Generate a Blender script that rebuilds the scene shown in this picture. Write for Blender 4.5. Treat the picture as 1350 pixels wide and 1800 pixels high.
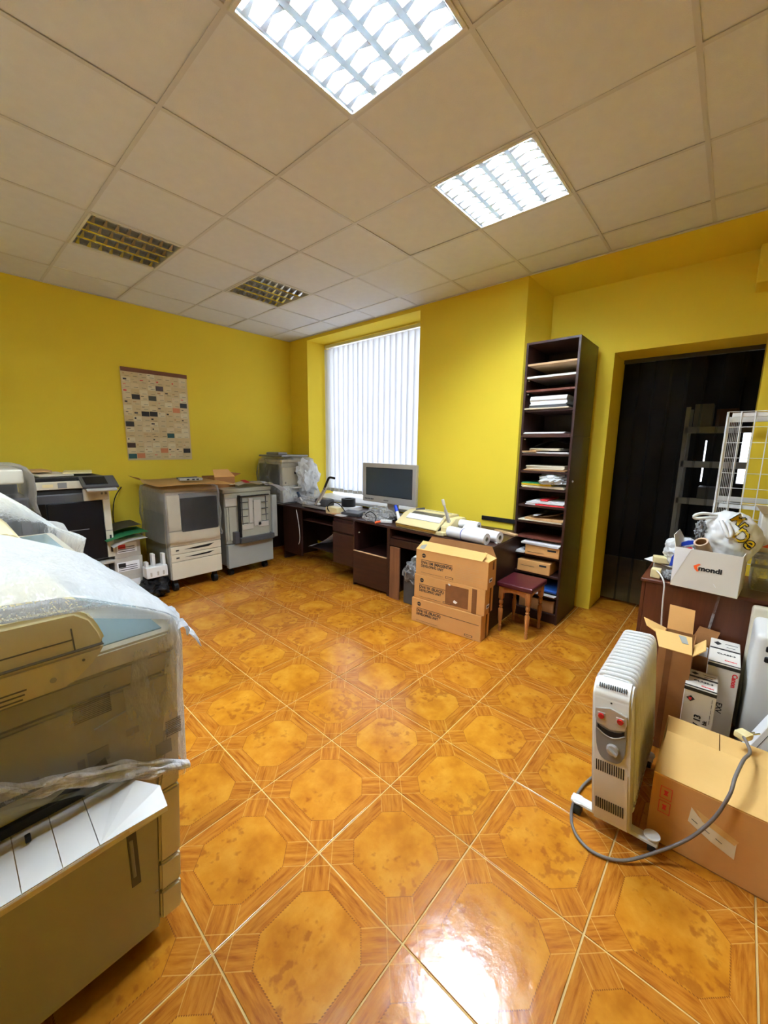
import bpy, bmesh, math, random
from mathutils import Vector, Matrix, noise
random.seed(7)
S = bpy.context.scene
for o in list(bpy.data.objects): bpy.data.objects.remove(o)
COL = S.collection
R = math.radians
H = 2.945
# ------------------------------------------------------------------ camera
cd = bpy.data.cameras.new('camera'); cam = bpy.data.objects.new('camera', cd); COL.objects.link(cam)
cd.sensor_fit = 'HORIZONTAL'; cd.sensor_width = 36.0; cd.lens = 689.7/1350*36; cd.clip_start = .02
yw, pt, rl = 0.7215, -0.1661, 0.0114
F = Vector((-math.sin(yw)*math.cos(pt), math.cos(yw)*math.cos(pt), math.sin(pt)))
Rt = Vector((math.cos(yw), math.sin(yw), 0)); Up = Rt.cross(F)
R2 = math.cos(rl)*Rt+math.sin(rl)*Up; U2 = -math.sin(rl)*Rt+math.cos(rl)*Up
M = Matrix((R2, U2, -F)).transposed().to_4x4(); M.translation = Vector((4.961, -3.547, 1.488))
cam.matrix_world = M
S.camera = cam
# ------------------------------------------------------------------ world, exposure
S.view_settings.view_transform = 'Standard'; S.view_settings.look = 'None'
S.view_settings.gamma = 1; S.view_settings.use_curve_mapping = False
S.view_settings.exposure = 1.5
W = bpy.data.worlds.new('sky'); S.world = W; W.use_nodes = True
bg = W.node_tree.nodes['Background']; bg.inputs[0].default_value = (0.80, 0.88, 1.0, 1); bg.inputs[1].default_value = 1.9
TUBE = 105.0

# ------------------------------------------------------------------ node helper
class G:
    def __init__(s, name):
        s.m = bpy.data.materials.new(name); s.m.use_nodes = True; s.t = s.m.node_tree; s.n = s.t.nodes; s.l = s.t.links
        s.p = s.n['Principled BSDF']; s.out = s.n['Material Output']
    def node(s, ty, **k):
        a = s.n.new(ty)
        for x, v in k.items(): setattr(a, x, v)
        return a
    def set(s, inp, v):
        if isinstance(v, bpy.types.NodeSocket): s.l.new(v, inp)
        else: inp.default_value = v
    def math(s, op, a, b=None, c=None):
        n = s.node('ShaderNodeMath', operation=op); s.set(n.inputs[0], a)
        if b is not None: s.set(n.inputs[1], b)
        if c is not None: s.set(n.inputs[2], c)
        return n.outputs[0]
    def mix(s, f, a, b):
        n = s.node('ShaderNodeMix', data_type='RGBA'); s.set(n.inputs[0], f)
        for i, v in ((6, a), (7, b)):
            s.set(n.inputs[i], v if isinstance(v, bpy.types.NodeSocket) else (*v[:3], 1))
        return n.outputs[2]
    def coord(s, kind='Object'): return s.node('ShaderNodeTexCoord').outputs[kind]
    def mapv(s, v, sc=(1, 1, 1)):
        n = s.node('ShaderNodeMapping'); s.l.new(v, n.inputs[0]); n.inputs['Scale'].default_value = sc; return n.outputs[0]
    def noise(s, v, sc, det=3, rough=.5, out=0):
        n = s.node('ShaderNodeTexNoise'); s.l.new(v, n.inputs['Vector']); n.inputs['Scale'].default_value = sc
        n.inputs['Detail'].default_value = det; n.inputs['Roughness'].default_value = rough; return n.outputs[out]
    def ramp(s, f, stops):
        n = s.node('ShaderNodeValToRGB'); s.l.new(f, n.inputs[0]); e = n.color_ramp.elements
        while len(e) < len(stops): e.new(.5)
        for q, (p, c) in zip(e, stops): q.position = p; q.color = (*c[:3], 1) if len(c) >= 3 else (c[0],)*3+(1,)
        return n.outputs[0]
    def bump(s, h, st=.2, d=.01):
        n = s.node('ShaderNodeBump'); s.l.new(h, n.inputs['Height']); n.inputs['Strength'].default_value = st; n.inputs['Distance'].default_value = d
        s.l.new(n.outputs[0], s.p.inputs['Normal']); return n.outputs[0]

def mat(name, col, rough=.5, metal=0, var=.06, scale=8, bump=.05, bs=60, spec=.5, coat=0):
    g = G(name); v = g.coord()
    n = g.noise(v, scale, 4)
    c1 = tuple(min(1, x*(1+var)) for x in col); c2 = tuple(x*(1-var) for x in col)
    g.set(g.p.inputs['Base Color'], g.mix(n, c2, c1))
    g.p.inputs['Roughness'].default_value = rough; g.p.inputs['Metallic'].default_value = metal
    g.p.inputs['Specular IOR Level'].default_value = spec; g.p.inputs['Coat Weight'].default_value = coat
    if bump: g.bump(g.noise(v, bs, 2), bump, .004)
    return g.m

M_wall = mat('yellow_paint', (.93, .715, .062), .7, var=.035, scale=1.5, bump=.12, bs=90, spec=.12)
M_reveal = mat('yellow_paint_reveal', (.92, .71, .055), .6, var=.05, scale=3, bump=.12, bs=90, spec=.3)
M_ceil = mat('ceiling_board', (.86, .875, .93), .9, var=.05, scale=14, bump=.25, bs=220, spec=.1)
M_bar = mat('grid_bar_metal', (.74, .74, .77), .5, var=.02, bump=0)
M_grout = mat('grout', (.62, .42, .15), .8, var=.15, scale=5)
M_white = mat('white_plastic', (.78, .78, .76), .35, var=.03)
M_whitepaint = mat('white_painted_metal', (.80, .81, .80), .35, var=.02, bump=0)
M_cream = mat('cream_plastic', (.66, .60, .46), .42, var=.05)
M_ivory = mat('ivory_plastic', (.80, .68, .36), .4, var=.05)
M_greybeige = mat('grey_beige_plastic', (.36, .35, .28), .45, var=.06)
M_warmgrey = mat('warm_grey_plastic', (.50, .47, .41), .45, var=.05)
M_panelgrey = mat('panel_grey_plastic', (.33, .34, .31), .5, var=.06)
M_midgrey = mat('mid_grey_plastic', (.22, .22, .22), .45)
M_darkgrey = mat('dark_grey_plastic', (.06, .06, .065), .4)
M_black = mat('black_plastic', (.010, .010, .011), .45, spec=.25)
M_deep = mat('deep_black_plastic', (.006, .006, .008), .3, spec=.15, bump=0)
M_blackmatte = mat('black_void', (.006, .006, .006), .8, bump=0)
M_glassblue = mat('scanner_glass', (.25, .38, .42), .08, var=.1, bump=0)
M_screen = mat('dark_screen', (.02, .03, .035), .12, bump=0)
M_silver = mat('silver_plastic', (.50, .48, .45), .38, var=.03, metal=.3)
M_chrome = mat('chrome', (.75, .75, .75), .16, metal=1, var=.02, bump=0)
M_paper = mat('white_paper', (.86, .86, .87), .8, var=.03)
M_cream_paper = mat('cream_paper', (.82, .74, .56), .85, var=.06)
M_kraft = mat('kraft_paper', (.60, .36, .16), .85, var=.12)
M_blue = mat('blue_plastic', (.01, .05, .45), .35)
M_red = mat('red_switch', (.45, .012, .015), .25, bump=0)
M_redp = mat('red_print', (.75, .04, .05), .6, bump=0)
M_orangep = mat('orange_print', (.85, .12, .02), .6, bump=0)
M_yellowp = mat('yellow_print', (.85, .62, .02), .5, bump=0)
M_ink = mat('black_ink', (.01, .01, .012), .6, bump=0)
M_greyink = mat('faded_ink', (.025, .022, .022), .7, bump=0)
M_greenp = mat('green_card', (.04, .32, .12), .5)
M_burg = mat('burgundy_vinyl', (.075, .008, .014), .28, var=.2, scale=12, bump=.3, bs=120)
M_cable = mat('grey_cable', (.16, .14, .13), .5)
M_whitecable = mat('white_cable', (.8, .78, .72), .5)
M_stripe = mat('black_stripe', (.012, .012, .012), .5, bump=0)

def cardboard(name, a, b):
    g = G(name); v = g.coord()
    n = g.noise(v, 5, 5, .6); w = g.noise(g.mapv(v, (1, 1, 160)), 2, 1)
    c = g.mix(n, a, b); g.set(g.p.inputs['Base Color'], c)
    g.p.inputs['Roughness'].default_value = .85; g.p.inputs['Specular IOR Level'].default_value = .15
    g.bump(w, .15, .003); return g.m
M_card = cardboard('cardboard', (.60, .30, .095), (.72, .39, .14))
M_card2 = cardboard('light_cardboard', (.70, .42, .13), (.80, .52, .20))
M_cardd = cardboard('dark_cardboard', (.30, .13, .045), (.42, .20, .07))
M_tape = mat('brown_tape', (.22, .09, .035), .18, var=.25, scale=18)

def wood(name, a, b, rough=.35, sc=(1, 1, 14), axis=None, coat=0):
    g = G(name); v = g.coord()
    n = g.noise(g.mapv(v, sc), 3.0, 6, .6); f = g.ramp(n, [(.3, a), (.7, b)])
    g.set(g.p.inputs['Base Color'], f); g.p.inputs['Roughness'].default_value = rough; g.p.inputs['Coat Weight'].default_value = coat
    g.bump(n, .08, .003); return g.m
M_dwood = wood('dark_brown_laminate', (.020, .006, .0045), (.042, .012, .008), .42, (14, 14, 1))
M_dwoodh = wood('dark_brown_laminate_level', (.026, .008, .0055), (.050, .015, .010), .36, (1, 14, 14))
M_rwood = wood('red_brown_laminate', (.09, .022, .012), (.15, .038, .020), .4, (1, 12, 12))
M_table = wood('chestnut_laminate', (.075, .017, .006), (.12, .030, .010), .4, (14, 14, 1))
M_ply = wood('raw_board', (.50, .30, .14), (.66, .44, .24), .7, (2, 12, 12))
M_stoolw = wood('orange_varnished_wood', (.36, .13, .03), (.50, .20, .055), .3, (12, 12, 1))
M_plank = wood('brown_plank', (.16, .06, .025), (.24, .10, .04), .5, (12, 12, 1))

def film(name, opac, tint=(.9, .92, .93), rough=.18, wr=14, bumps=.5, dark=1.0, milk=.5):
    g = G(name); v = g.coord()
    n1 = g.noise(g.mapv(v, (1, 1.6, .7)), wr, 5, .65); n2 = g.noise(v, wr*.3, 3)
    g.set(g.p.inputs['Base Color'], (*tint, 1)); g.p.inputs['Roughness'].default_value = rough
    g.p.inputs['Specular IOR Level'].default_value = .8
    nb = g.node('ShaderNodeBump'); g.l.new(n1, nb.inputs['Height']); nb.inputs['Strength'].default_value = bumps; nb.inputs['Distance'].default_value = .03
    g.l.new(nb.outputs[0], g.p.inputs['Normal'])
    tr = g.node('ShaderNodeBsdfTransparent'); tr.inputs[0].default_value = (dark, dark, dark, 1)
    fr = g.node('ShaderNodeFresnel'); fr.inputs[0].default_value = 1.45; g.l.new(nb.outputs[0], fr.inputs['Normal'])
    crease = g.ramp(g.math('MULTIPLY', n1, n2), [(.22, (0, 0, 0)), (.42, (1, 1, 1))])
    f = g.math('ADD', g.math('MULTIPLY', crease, milk), g.math('ADD', g.math('MULTIPLY', fr.outputs[0], .9), opac))
    f = g.math('MINIMUM', f, .97)
    tl = g.node('ShaderNodeBsdfTranslucent'); tl.inputs[0].default_value = (*tint, 1)
    m1 = g.node('ShaderNodeMixShader'); m1.inputs[0].default_value = .25; g.l.new(g.p.outputs[0], m1.inputs[1]); g.l.new(tl.outputs[0], m1.inputs[2])
    mx = g.node('ShaderNodeMixShader'); g.l.new(f, mx.inputs[0]); g.l.new(tr.outputs[0], mx.inputs[1]); g.l.new(m1.outputs[0], mx.inputs[2])
    g.l.new(mx.outputs[0], g.out.inputs['Surface']); return g.m
M_filmA = film('milky_polythene', .12, milk=.28, wr=7, bumps=.8)
M_filmHem = film('gathered_polythene', .62, (.97, .98, 1), milk=.4, wr=14, bumps=1.0, rough=.10)
M_filmTop = film('light_caught_polythene', .52, (.74, .77, .80), milk=.32, wr=4, bumps=.9, rough=.22)  # whiter copy of the film, caught light put into its colour
M_filmB = film('clear_polythene', .03, milk=.30)
M_filmBag = film('white_thin_bag', .80, rough=.3, milk=.3)
M_filmC = film('thin_clear_bag', .02, milk=.09, wr=6, bumps=.9, rough=.1)
M_clear = film('crumpled_clear_bag', .10, (.8, .8, .8), wr=30, milk=.5)
M_strip = film('smoked_strip', .03, (.09, .09, .10), rough=.14, wr=4, bumps=.5, dark=.72, milk=.14)

def blindmat():
    g = G('blind_fabric'); v = g.coord(); g.p.inputs['Base Color'].default_value = (.80, .82, .86, 1); g.p.inputs['Roughness'].default_value = .8
    g.bump(g.noise(v, 150, 2), .1, .002)
    tl = g.node('ShaderNodeBsdfTranslucent'); tl.inputs[0].default_value = (.86, .88, .93, 1)
    mx = g.node('ShaderNodeMixShader'); mx.inputs[0].default_value = .40
    g.l.new(g.p.outputs[0], mx.inputs[1]); g.l.new(tl.outputs[0], mx.inputs[2]); g.l.new(mx.outputs[0], g.out.inputs['Surface']); return g.m
M_blind = blindmat()
def glassmat():
    g = G('window_glass'); g.p.inputs['Roughness'].default_value = .02; g.p.inputs['Base Color'].default_value = (.9, .95, .95, 1)
    n = g.noise(g.coord(), 3, 2); g.bump(n, .02, .01)
    tr = g.node('ShaderNodeBsdfTransparent'); mx = g.node('ShaderNodeMixShader'); mx.inputs[0].default_value = .08
    g.l.new(tr.outputs[0], mx.inputs[1]); g.l.new(g.p.outputs[0], mx.inputs[2]); g.l.new(mx.outputs[0], g.out.inputs['Surface']); return g.m
M_glass = glassmat()
def emit(name, col, st):
    g = G(name); g.p.inputs['Emission Color'].default_value = (*col, 1); g.p.inputs['Emission Strength'].default_value = st
    n = g.noise(g.coord(), 4, 1); g.set(g.p.inputs['Base Color'], g.mix(n, (.9, .9, .9), (1, 1, 1))); return g.m
M_tube = emit('lit_tube', (.80, .92, 1.05), TUBE)

def tilemat():
    g = G('parquet_print_tile'); v = g.coord()
    s = g.node('ShaderNodeSeparateXYZ'); g.l.new(v, s.inputs[0]); X, Y = s.outputs[0], s.outputs[1]
    ts = .3952
    ax = g.math('SUBTRACT', .5, g.math('ABSOLUTE', g.math('DIVIDE', X, ts)))
    ay = g.math('SUBTRACT', .5, g.math('ABSOLUTE', g.math('DIVIDE', Y, ts)))
    sm = g.math('ADD', ax, ay); df = g.math('SUBTRACT', ax, ay); ad = g.math('ABSOLUTE', df)
    mn = g.math('MINIMUM', ax, ay); mxx = g.math('MAXIMUM', ax, ay)
    # signed distance to octagon edge
    d_oct = g.math('MINIMUM', g.math('SUBTRACT', mn, .143), g.math('MULTIPLY', g.math('SUBTRACT', sm, .443), .7071))
    inside = g.math('GREATER_THAN', d_oct, 0)
    arm = g.math('MULTIPLY', g.math('LESS_THAN', ad, .157), g.math('LESS_THAN', sm, .443))
    core = g.math('MULTIPLY', g.math('LESS_THAN', sm, .157), arm)
    oi = g.node('ShaderNodeObjectInfo').outputs['Random']
    rnd = g.math('MULTIPLY', oi, 40)
    bandx = g.math('LESS_THAN', ay, ax)
    # grain coordinates: along / across
    al1 = g.math('ADD', g.math('MULTIPLY', bandx, X), g.math('MULTIPLY', g.math('SUBTRACT', 1, bandx), Y))
    ac1 = g.math('MULTIPLY', mn, ts)
    al2 = g.math('MULTIPLY', sm, ts*.7); ac2 = g.math('MULTIPLY', df, ts*.7)
    al = g.math('ADD', g.math('MULTIPLY', arm, al2), g.math('MULTIPLY', g.math('SUBTRACT', 1, arm), al1))
    ac = g.math('ADD', g.math('MULTIPLY', arm, ac2), g.math('MULTIPLY', g.math('SUBTRACT', 1, arm), ac1))
    cb = g.node('ShaderNodeCombineXYZ'); g.l.new(g.math('MULTIPLY', al, 9), cb.inputs[0]); g.l.new(g.math('MULTIPLY', ac, 75), cb.inputs[1])
    g.l.new(g.math('ADD', rnd, g.math('ADD', g.math('MULTIPLY', arm, 7), g.math('MULTIPLY', bandx, 3))), cb.inputs[2])
    gr = g.noise(cb.outputs[0], 1.0, 5, .65)
    grain = g.ramp(gr, [(.30, (.25, .065, .006)), (.50, (.40, .138, .012)), (.72, (.51, .205, .024))])
    cb2 = g.node('ShaderNodeCombineXYZ'); g.l.new(X, cb2.inputs[0]); g.l.new(Y, cb2.inputs[1]); g.l.new(rnd, cb2.inputs[2])
    b1 = g.noise(cb2.outputs[0], 9, 5, .6); b2 = g.noise(cb2.outputs[0], 30, 3, .5)
    burl = g.ramp(b1, [(.3, (.36, .120, .008)), (.5, (.47, .18, .012)), (.7, (.55, .25, .024))])
    spots = g.ramp(g.math('MULTIPLY', b2, g.math('ADD', g.noise(cb2.outputs[0], 5, 1), .35)), [(.50, (0, 0, 0)), (.60, (1, 1, 1))])
    burl = g.mix(g.math('MULTIPLY', spots, .5), burl, (.20, .045, .008))
    col = g.mix(inside, grain, burl)
    # fine joints: zone borders and dotted octagon outline
    def line(d, w): return g.math('LESS_THAN', g.math('ABSOLUTE', d), w)
    ja = g.math('MULTIPLY', line(g.math('SUBTRACT', ad, .157), .005), g.math('LESS_THAN', sm, .443))
    jc = g.math('MULTIPLY', line(g.math('SUBTRACT', sm, .157), .005), g.math('LESS_THAN', ad, .157))
    jl = g.math('MAXIMUM', ja, jc)
    col = g.mix(g.math('MULTIPLY', jl, .55), col, (.62, .34, .08))
    dots = g.math('GREATER_THAN', g.math('SINE', g.math('MULTIPLY', g.math('ADD', X, g.math('MULTIPLY', Y, 1.0)), 700)), -.1)
    jo = g.math('MULTIPLY', line(d_oct, .0045), dots)
    col = g.mix(g.math('MULTIPLY', jo, .75), col, (.14, .04, .01))
    hv = g.node('ShaderNodeHueSaturation'); g.l.new(col, hv.inputs['Color']); hv.inputs['Saturation'].default_value = 1.0
    g.l.new(g.math('ADD', g.math('MULTIPLY', oi, .18), .93), hv.inputs['Value'])
    g.l.new(hv.outputs[0], g.p.inputs['Base Color'])
    g.set(g.p.inputs['Roughness'], g.math('ADD', g.math('MULTIPLY', b1, .10), .12))
    g.p.inputs['Specular IOR Level'].default_value = .55
    g.bump(g.noise(cb2.outputs[0], 26, 3, .5), .22, .004)
    return g.m
M_tile = tilemat()

# ------------------------------------------------------------------ mesh builder
class MB:
    def __init__(s): s.b = bmesh.new()
    def _xf(s, vs, rot=None, piv=None):
        if rot is not None:
            bmesh.ops.transform(s.b, matrix=Matrix.Translation(piv) @ rot @ Matrix.Translation(-Vector(piv)), verts=vs)
    def box(s, x0, x1, y0, y1, z0, z1, bev=.003, rot=None, piv=None, seg=1):
        r = bmesh.ops.create_cube(s.b, size=1); vs = r['verts']
        for v in vs: v.co = Vector(((x0+x1)/2+v.co.x*(x1-x0), (y0+y1)/2+v.co.y*(y1-y0), (z0+z1)/2+v.co.z*(z1-z0)))
        bev = min(bev, .45*min(abs(x1-x0), abs(y1-y0), abs(z1-z0)))
        if bev > 0:
            es = list({e for v in vs for e in v.link_edges})
            q = bmesh.ops.bevel(s.b, geom=es, offset=bev, segments=seg, profile=.6, affect='EDGES'); vs = list({v for f in q['faces'] for v in f.verts} | {v for v in vs if v.is_valid})
        if rot is not None: s._xf(vs, rot, Vector(piv) if piv else Vector(((x0+x1)/2, (y0+y1)/2, (z0+z1)/2)))
        return s
    def cyl(s, p0, p1, r0, r1=None, n=20, caps=True):
        p0, p1 = Vector(p0), Vector(p1); r1 = r0 if r1 is None else r1; d = p1-p0
        q = d.to_track_quat('Z', 'Y').to_matrix()
        A = [s.b.verts.new(p0+q @ Vector((r0*math.cos(2*math.pi*i/n), r0*math.sin(2*math.pi*i/n), 0))) for i in range(n)]
        B = [s.b.verts.new(p1+q @ Vector((r1*math.cos(2*math.pi*i/n), r1*math.sin(2*math.pi*i/n), 0))) for i in range(n)]
        for i in range(n): s.b.faces.new((A[i], A[(i+1) % n], B[(i+1) % n], B[i]))
        if caps: s.b.faces.new(A[::-1]); s.b.faces.new(B)
        return s
    def pipe(s, p0, p1, ro, ri, n=24):
        p0, p1 = Vector(p0), Vector(p1); q = (p1-p0).to_track_quat('Z', 'Y').to_matrix()
        def ring(p, r): return [s.b.verts.new(p+q @ Vector((r*math.cos(2*math.pi*i/n), r*math.sin(2*math.pi*i/n), 0))) for i in range(n)]
        a, b, c, d = ring(p0, ro), ring(p1, ro), ring(p1, ri), ring(p0, ri)
        for u, w in ((a, b), (b, c), (c, d), (d, a)):
            for i in range(n): s.b.faces.new((u[i], u[(i+1) % n], w[(i+1) % n], w[i]))
        return s
    def tube(s, pts, r, n=8, smooth=True):
        pts = [Vector(p) for p in pts]
        if smooth and len(pts) > 2:
            P = []; q = [pts[0]]+pts+[pts[-1]]
            for i in range(1, len(q)-2):
                for k in range(6):
                    t = k/6; a, b, c, d = q[i-1], q[i], q[i+1], q[i+2]
                    P.append(.5*((2*b)+(c-a)*t+(2*a-5*b+4*c-d)*t*t+(3*b-a-3*c+d)*t**3))
            P.append(pts[-1]); pts = P
        rings = []; up = Vector((0, 0, 1))
        for i, p in enumerate(pts):
            d = (pts[min(i+1, len(pts)-1)]-pts[max(i-1, 0)]).normalized()
            a = d.cross(up)
            if a.length < .01: a = d.cross(Vector((1, 0, 0)))
            a.normalize(); b = a.cross(d)
            rings.append([s.b.verts.new(p+r*(math.cos(2*math.pi*k/n)*a+math.sin(2*math.pi*k/n)*b)) for k in range(n)])
        for u, w in zip(rings, rings[1:]):
            for k in range(n): s.b.faces.new((u[k], u[(k+1) % n], w[(k+1) % n], w[k]))
        s.b.faces.new(rings[0][::-1]); s.b.faces.new(rings[-1]); return s
    def prism(s, poly, axis, a0, a1):
        """poly: 2D points; axis 'x','y','z' is extrusion axis"""
        def P(u, v, w): return {'x': (w, u, v), 'y': (u, w, v), 'z': (u, v, w)}[axis]
        A = [s.b.verts.new(P(u, v, a0)) for u, v in poly]; B = [s.b.verts.new(P(u, v, a1)) for u, v in poly]; n = len(poly)
        for i in range(n): s.b.faces.new((A[i], A[(i+1) % n], B[(i+1) % n], B[i]))
        s.b.faces.new(A[::-1]); s.b.faces.new(B); return s
    def quad(s, pts, th=0):
        pts = [Vector(p) for p in pts]; A = [s.b.verts.new(p) for p in pts]
        if th == 0: s.b.faces.new(A); return s
        nrm = (pts[1]-pts[0]).cross(pts[2]-pts[0]).normalized()*th; B = [s.b.verts.new(p+nrm) for p in pts]; n = len(pts)
        s.b.faces.new(A[::-1]); s.b.faces.new(B)
        for i in range(n): s.b.faces.new((A[i], A[(i+1) % n], B[(i+1) % n], B[i]))
        return s
    def lathe(s, c, prof, n=20):
        rings = [[s.b.verts.new((c[0]+r*math.cos(2*math.pi*i/n), c[1]+r*math.sin(2*math.pi*i/n), c[2]+z)) for i in range(n)] for r, z in prof]
        for u, w in zip(rings, rings[1:]):
            for i in range(n): s.b.faces.new((u[i], u[(i+1) % n], w[(i+1) % n], w[i]))
        s.b.faces.new(rings[0][::-1]); s.b.faces.new(rings[-1]); return s
    def grid(s, nx, ny, fn, th=0):
        V = [[s.b.verts.new(fn(i/nx, j/ny)) for j in range(ny+1)] for i in range(nx+1)]
        fs = [s.b.faces.new((V[i][j], V[i+1][j], V[i+1][j+1], V[i][j+1])) for i in range(nx) for j in range(ny)]
        if th: bmesh.ops.solidify(s.b, geom=fs, thickness=th)
        return s
    def blob(s, c, rad, amp=.25, fr=4, sub=4, seed=0, flat=None, sharp=False):
        r = bmesh.ops.create_icosphere(s.b, subdivisions=sub, radius=1)
        for v in r['verts']:
            n = v.co.normalized(); q = n*fr+Vector((seed*3.1, seed*1.7, seed))
            k = noise.noise(q*.5)*1.0+noise.noise(q)*.6
            if sharp: k += (.5-abs(noise.noise(q*1.3)))*.9-.3
            f = 1+amp*k; p = Vector((n.x*rad[0], n.y*rad[1], n.z*rad[2]))*f
            if flat is not None and p.z < flat: p.z = flat
            v.co = Vector(c)+p
        return s
    def shift(s, d): bmesh.ops.translate(s.b, verts=s.b.verts, vec=Vector(d)); return s

def srf(b, smooth):
    if smooth:
        for f in b.faces: f.smooth = True
def make(name, mb, m, parent=None, loc=(0, 0, 0), smooth=False, label=None, rot=(0, 0, 0)):
    me = bpy.data.meshes.new(name)
    bmesh.ops.recalc_face_normals(mb.b, faces=mb.b.faces); srf(mb.b, smooth)
    mb.b.to_mesh(me); mb.b.free(); me.materials.append(m)
    if smooth and hasattr(me, 'set_sharp_from_angle'): me.set_sharp_from_angle(angle=R(50))
    o = bpy.data.objects.new(name, me); COL.objects.link(o); o.location = loc; o.rotation_euler = rot
    if parent: o.parent = parent
    if label: o['label'] = label
    return o
def tag(o, label, cat, group=None, kind=None):
    o['label'] = label; o['category'] = cat
    if group: o['group'] = group
    if kind: o['kind'] = kind
    return o
def thing(name, label, cat, loc, rz=0, group=None, rot=None):
    o = bpy.data.objects.new(name, None); COL.objects.link(o); o.location = loc; o.rotation_euler = rot or (0, 0, rz); o.empty_display_size = .05
    return tag(o, label, cat, group)
class T:
    """A thing whose parts are given in world coordinates (unrotated) relative to a base point."""
    def __init__(s, name, label, cat, loc, group=None, rz=0, local=False):
        s.o = thing(name, label, cat, loc, rz, group); s.loc = Vector(loc); s.local = local
    def part(s, name, mb, m, smooth=False, label=None, parent=None):
        if not s.local: mb.shift(-s.loc)
        return make(name, mb, m, parent or s.o, smooth=smooth, label=label)
def solo(name, mb, m, label, cat, loc, smooth=False, group=None, rz=0, local=False, kind=None):
    if not local: mb.shift(-Vector(loc))
    o = make(name, mb, m, None, loc, smooth, rot=(0, 0, rz)); return tag(o, label, cat, group, kind)
def struct(name, mb, m, smooth=False, parent=None):
    o = make(name, mb, m, parent, smooth=smooth)
    if not parent: o['kind'] = 'structure'
    return o
def text(body, size, m, parent, pos, xdir, updir, name='lettering', depth=.0006, sx=1.0, bold=0, shear=0, align='LEFT'):
    cu = bpy.data.curves.new(name, 'FONT'); cu.body = body; cu.size = size; cu.extrude = depth; cu.offset = bold; cu.shear = shear; cu.align_x = align; cu.resolution_u = 3
    tmp = bpy.data.objects.new('tmp', cu); COL.objects.link(tmp); dg = bpy.context.evaluated_depsgraph_get(); dg.update()
    me = bpy.data.meshes.new_from_object(tmp.evaluated_get(dg)); bpy.data.objects.remove(tmp); me.name = name
    me.materials.clear(); me.materials.append(m)
    x = Vector(xdir).normalized(); u = Vector(updir); u = (u-x*u.dot(x)).normalized(); n = x.cross(u)
    mm = Matrix((x*sx, u, n)).transposed().to_4x4(); mm.translation = Vector(pos)
    me.transform(mm); o = bpy.data.objects.new(name, me); COL.objects.link(o); o.parent = parent; return o

# ================================================================== SETTING
WX, WY = 6.7, -6.2
fl = struct('floor', MB().box(-.1, WX+.1, WY-.1, 2.8, -.12, -.0035, 0), M_grout)
TS = .3992; fo = Vector((3.983, -2.776)); fy = -.0117
tm = None
for i in range(-11, 7):
    for j in range(-9, 9):
        ca, sa = math.cos(fy), math.sin(fy); a, b = (i+.5)*TS, (j+.5)*TS
        x, y = fo.x+a*ca-b*sa, fo.y+a*sa+b*ca
        if x < -.15 or x > WX+.1 or y < -5.6 or y > .95: continue
        if y > .15 and not 3.4 < x < 5.5: continue
        if tm is None:
            o = make('floor_tile', MB().box(-.1968, .1968, -.1968, .1968, -.010, 0, .0016, seg=2), M_tile, fl); tm = o.data
        else:
            o = bpy.data.objects.new('floor_tile', tm); COL.objects.link(o); o.parent = fl
        o.location = (x, y, random.uniform(-.0006, 0)); o.rotation_euler = (random.uniform(-.0012, .0012), random.uniform(-.0012, .0012), fy+random.choice((0, math.pi/2, math.pi, -math.pi/2)))
# walls
struct('wall_left', MB().box(-.15, 0, WY, .0, 0, 3.2, 0), M_wall)
wb = MB()
wb.box(-.15, .40, 0, .45, 0, 3.2, 0)            # corner pier
wb.box(2.32, 3.4655, 0, .45, 0, 3.2, 0)          # pier right of window
wb.box(.40, 2.32, 0, .45, 0, .74, 0)            # parapet under the sill
wb.box(.40, 2.32, 0, .45, 2.90, 3.2, 0)         # lintel
struct('wall_back', wb, M_wall)
wd = MB()
wd.prism([(3.466, 0), (3.566, .34), (3.566, .76), (3.466, .76)], 'z', 0, 3.2)
wd.box(3.566, 4.11, .34, .76, 0, 3.2, 0); wd.box(5.045, WX+.0, .34, .76, 0, 3.2, 0); wd.box(4.11, 5.045, .34, .76, 2.285, 3.2, 0)
wd.box(4.935, 5.6, .12, .36, 2.56, 2.80, .02, seg=2)
struct('wall_alcove', wd, M_wall)
struct('ceiling_soffit', MB().prism([(0, 2.944), (.345, 2.842), (.345, 3.2), (0, 3.2)], 'x', 3.465, WX), M_wall)
struct('wall_right', MB().box(WX, WX+.15, WY, .8, 0, 3.2, 0), M_wall)
struct('wall_front', MB().box(-.15, WX+.15, WY-.15, WY, 0, 3.2, 0), M_wall)
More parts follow.
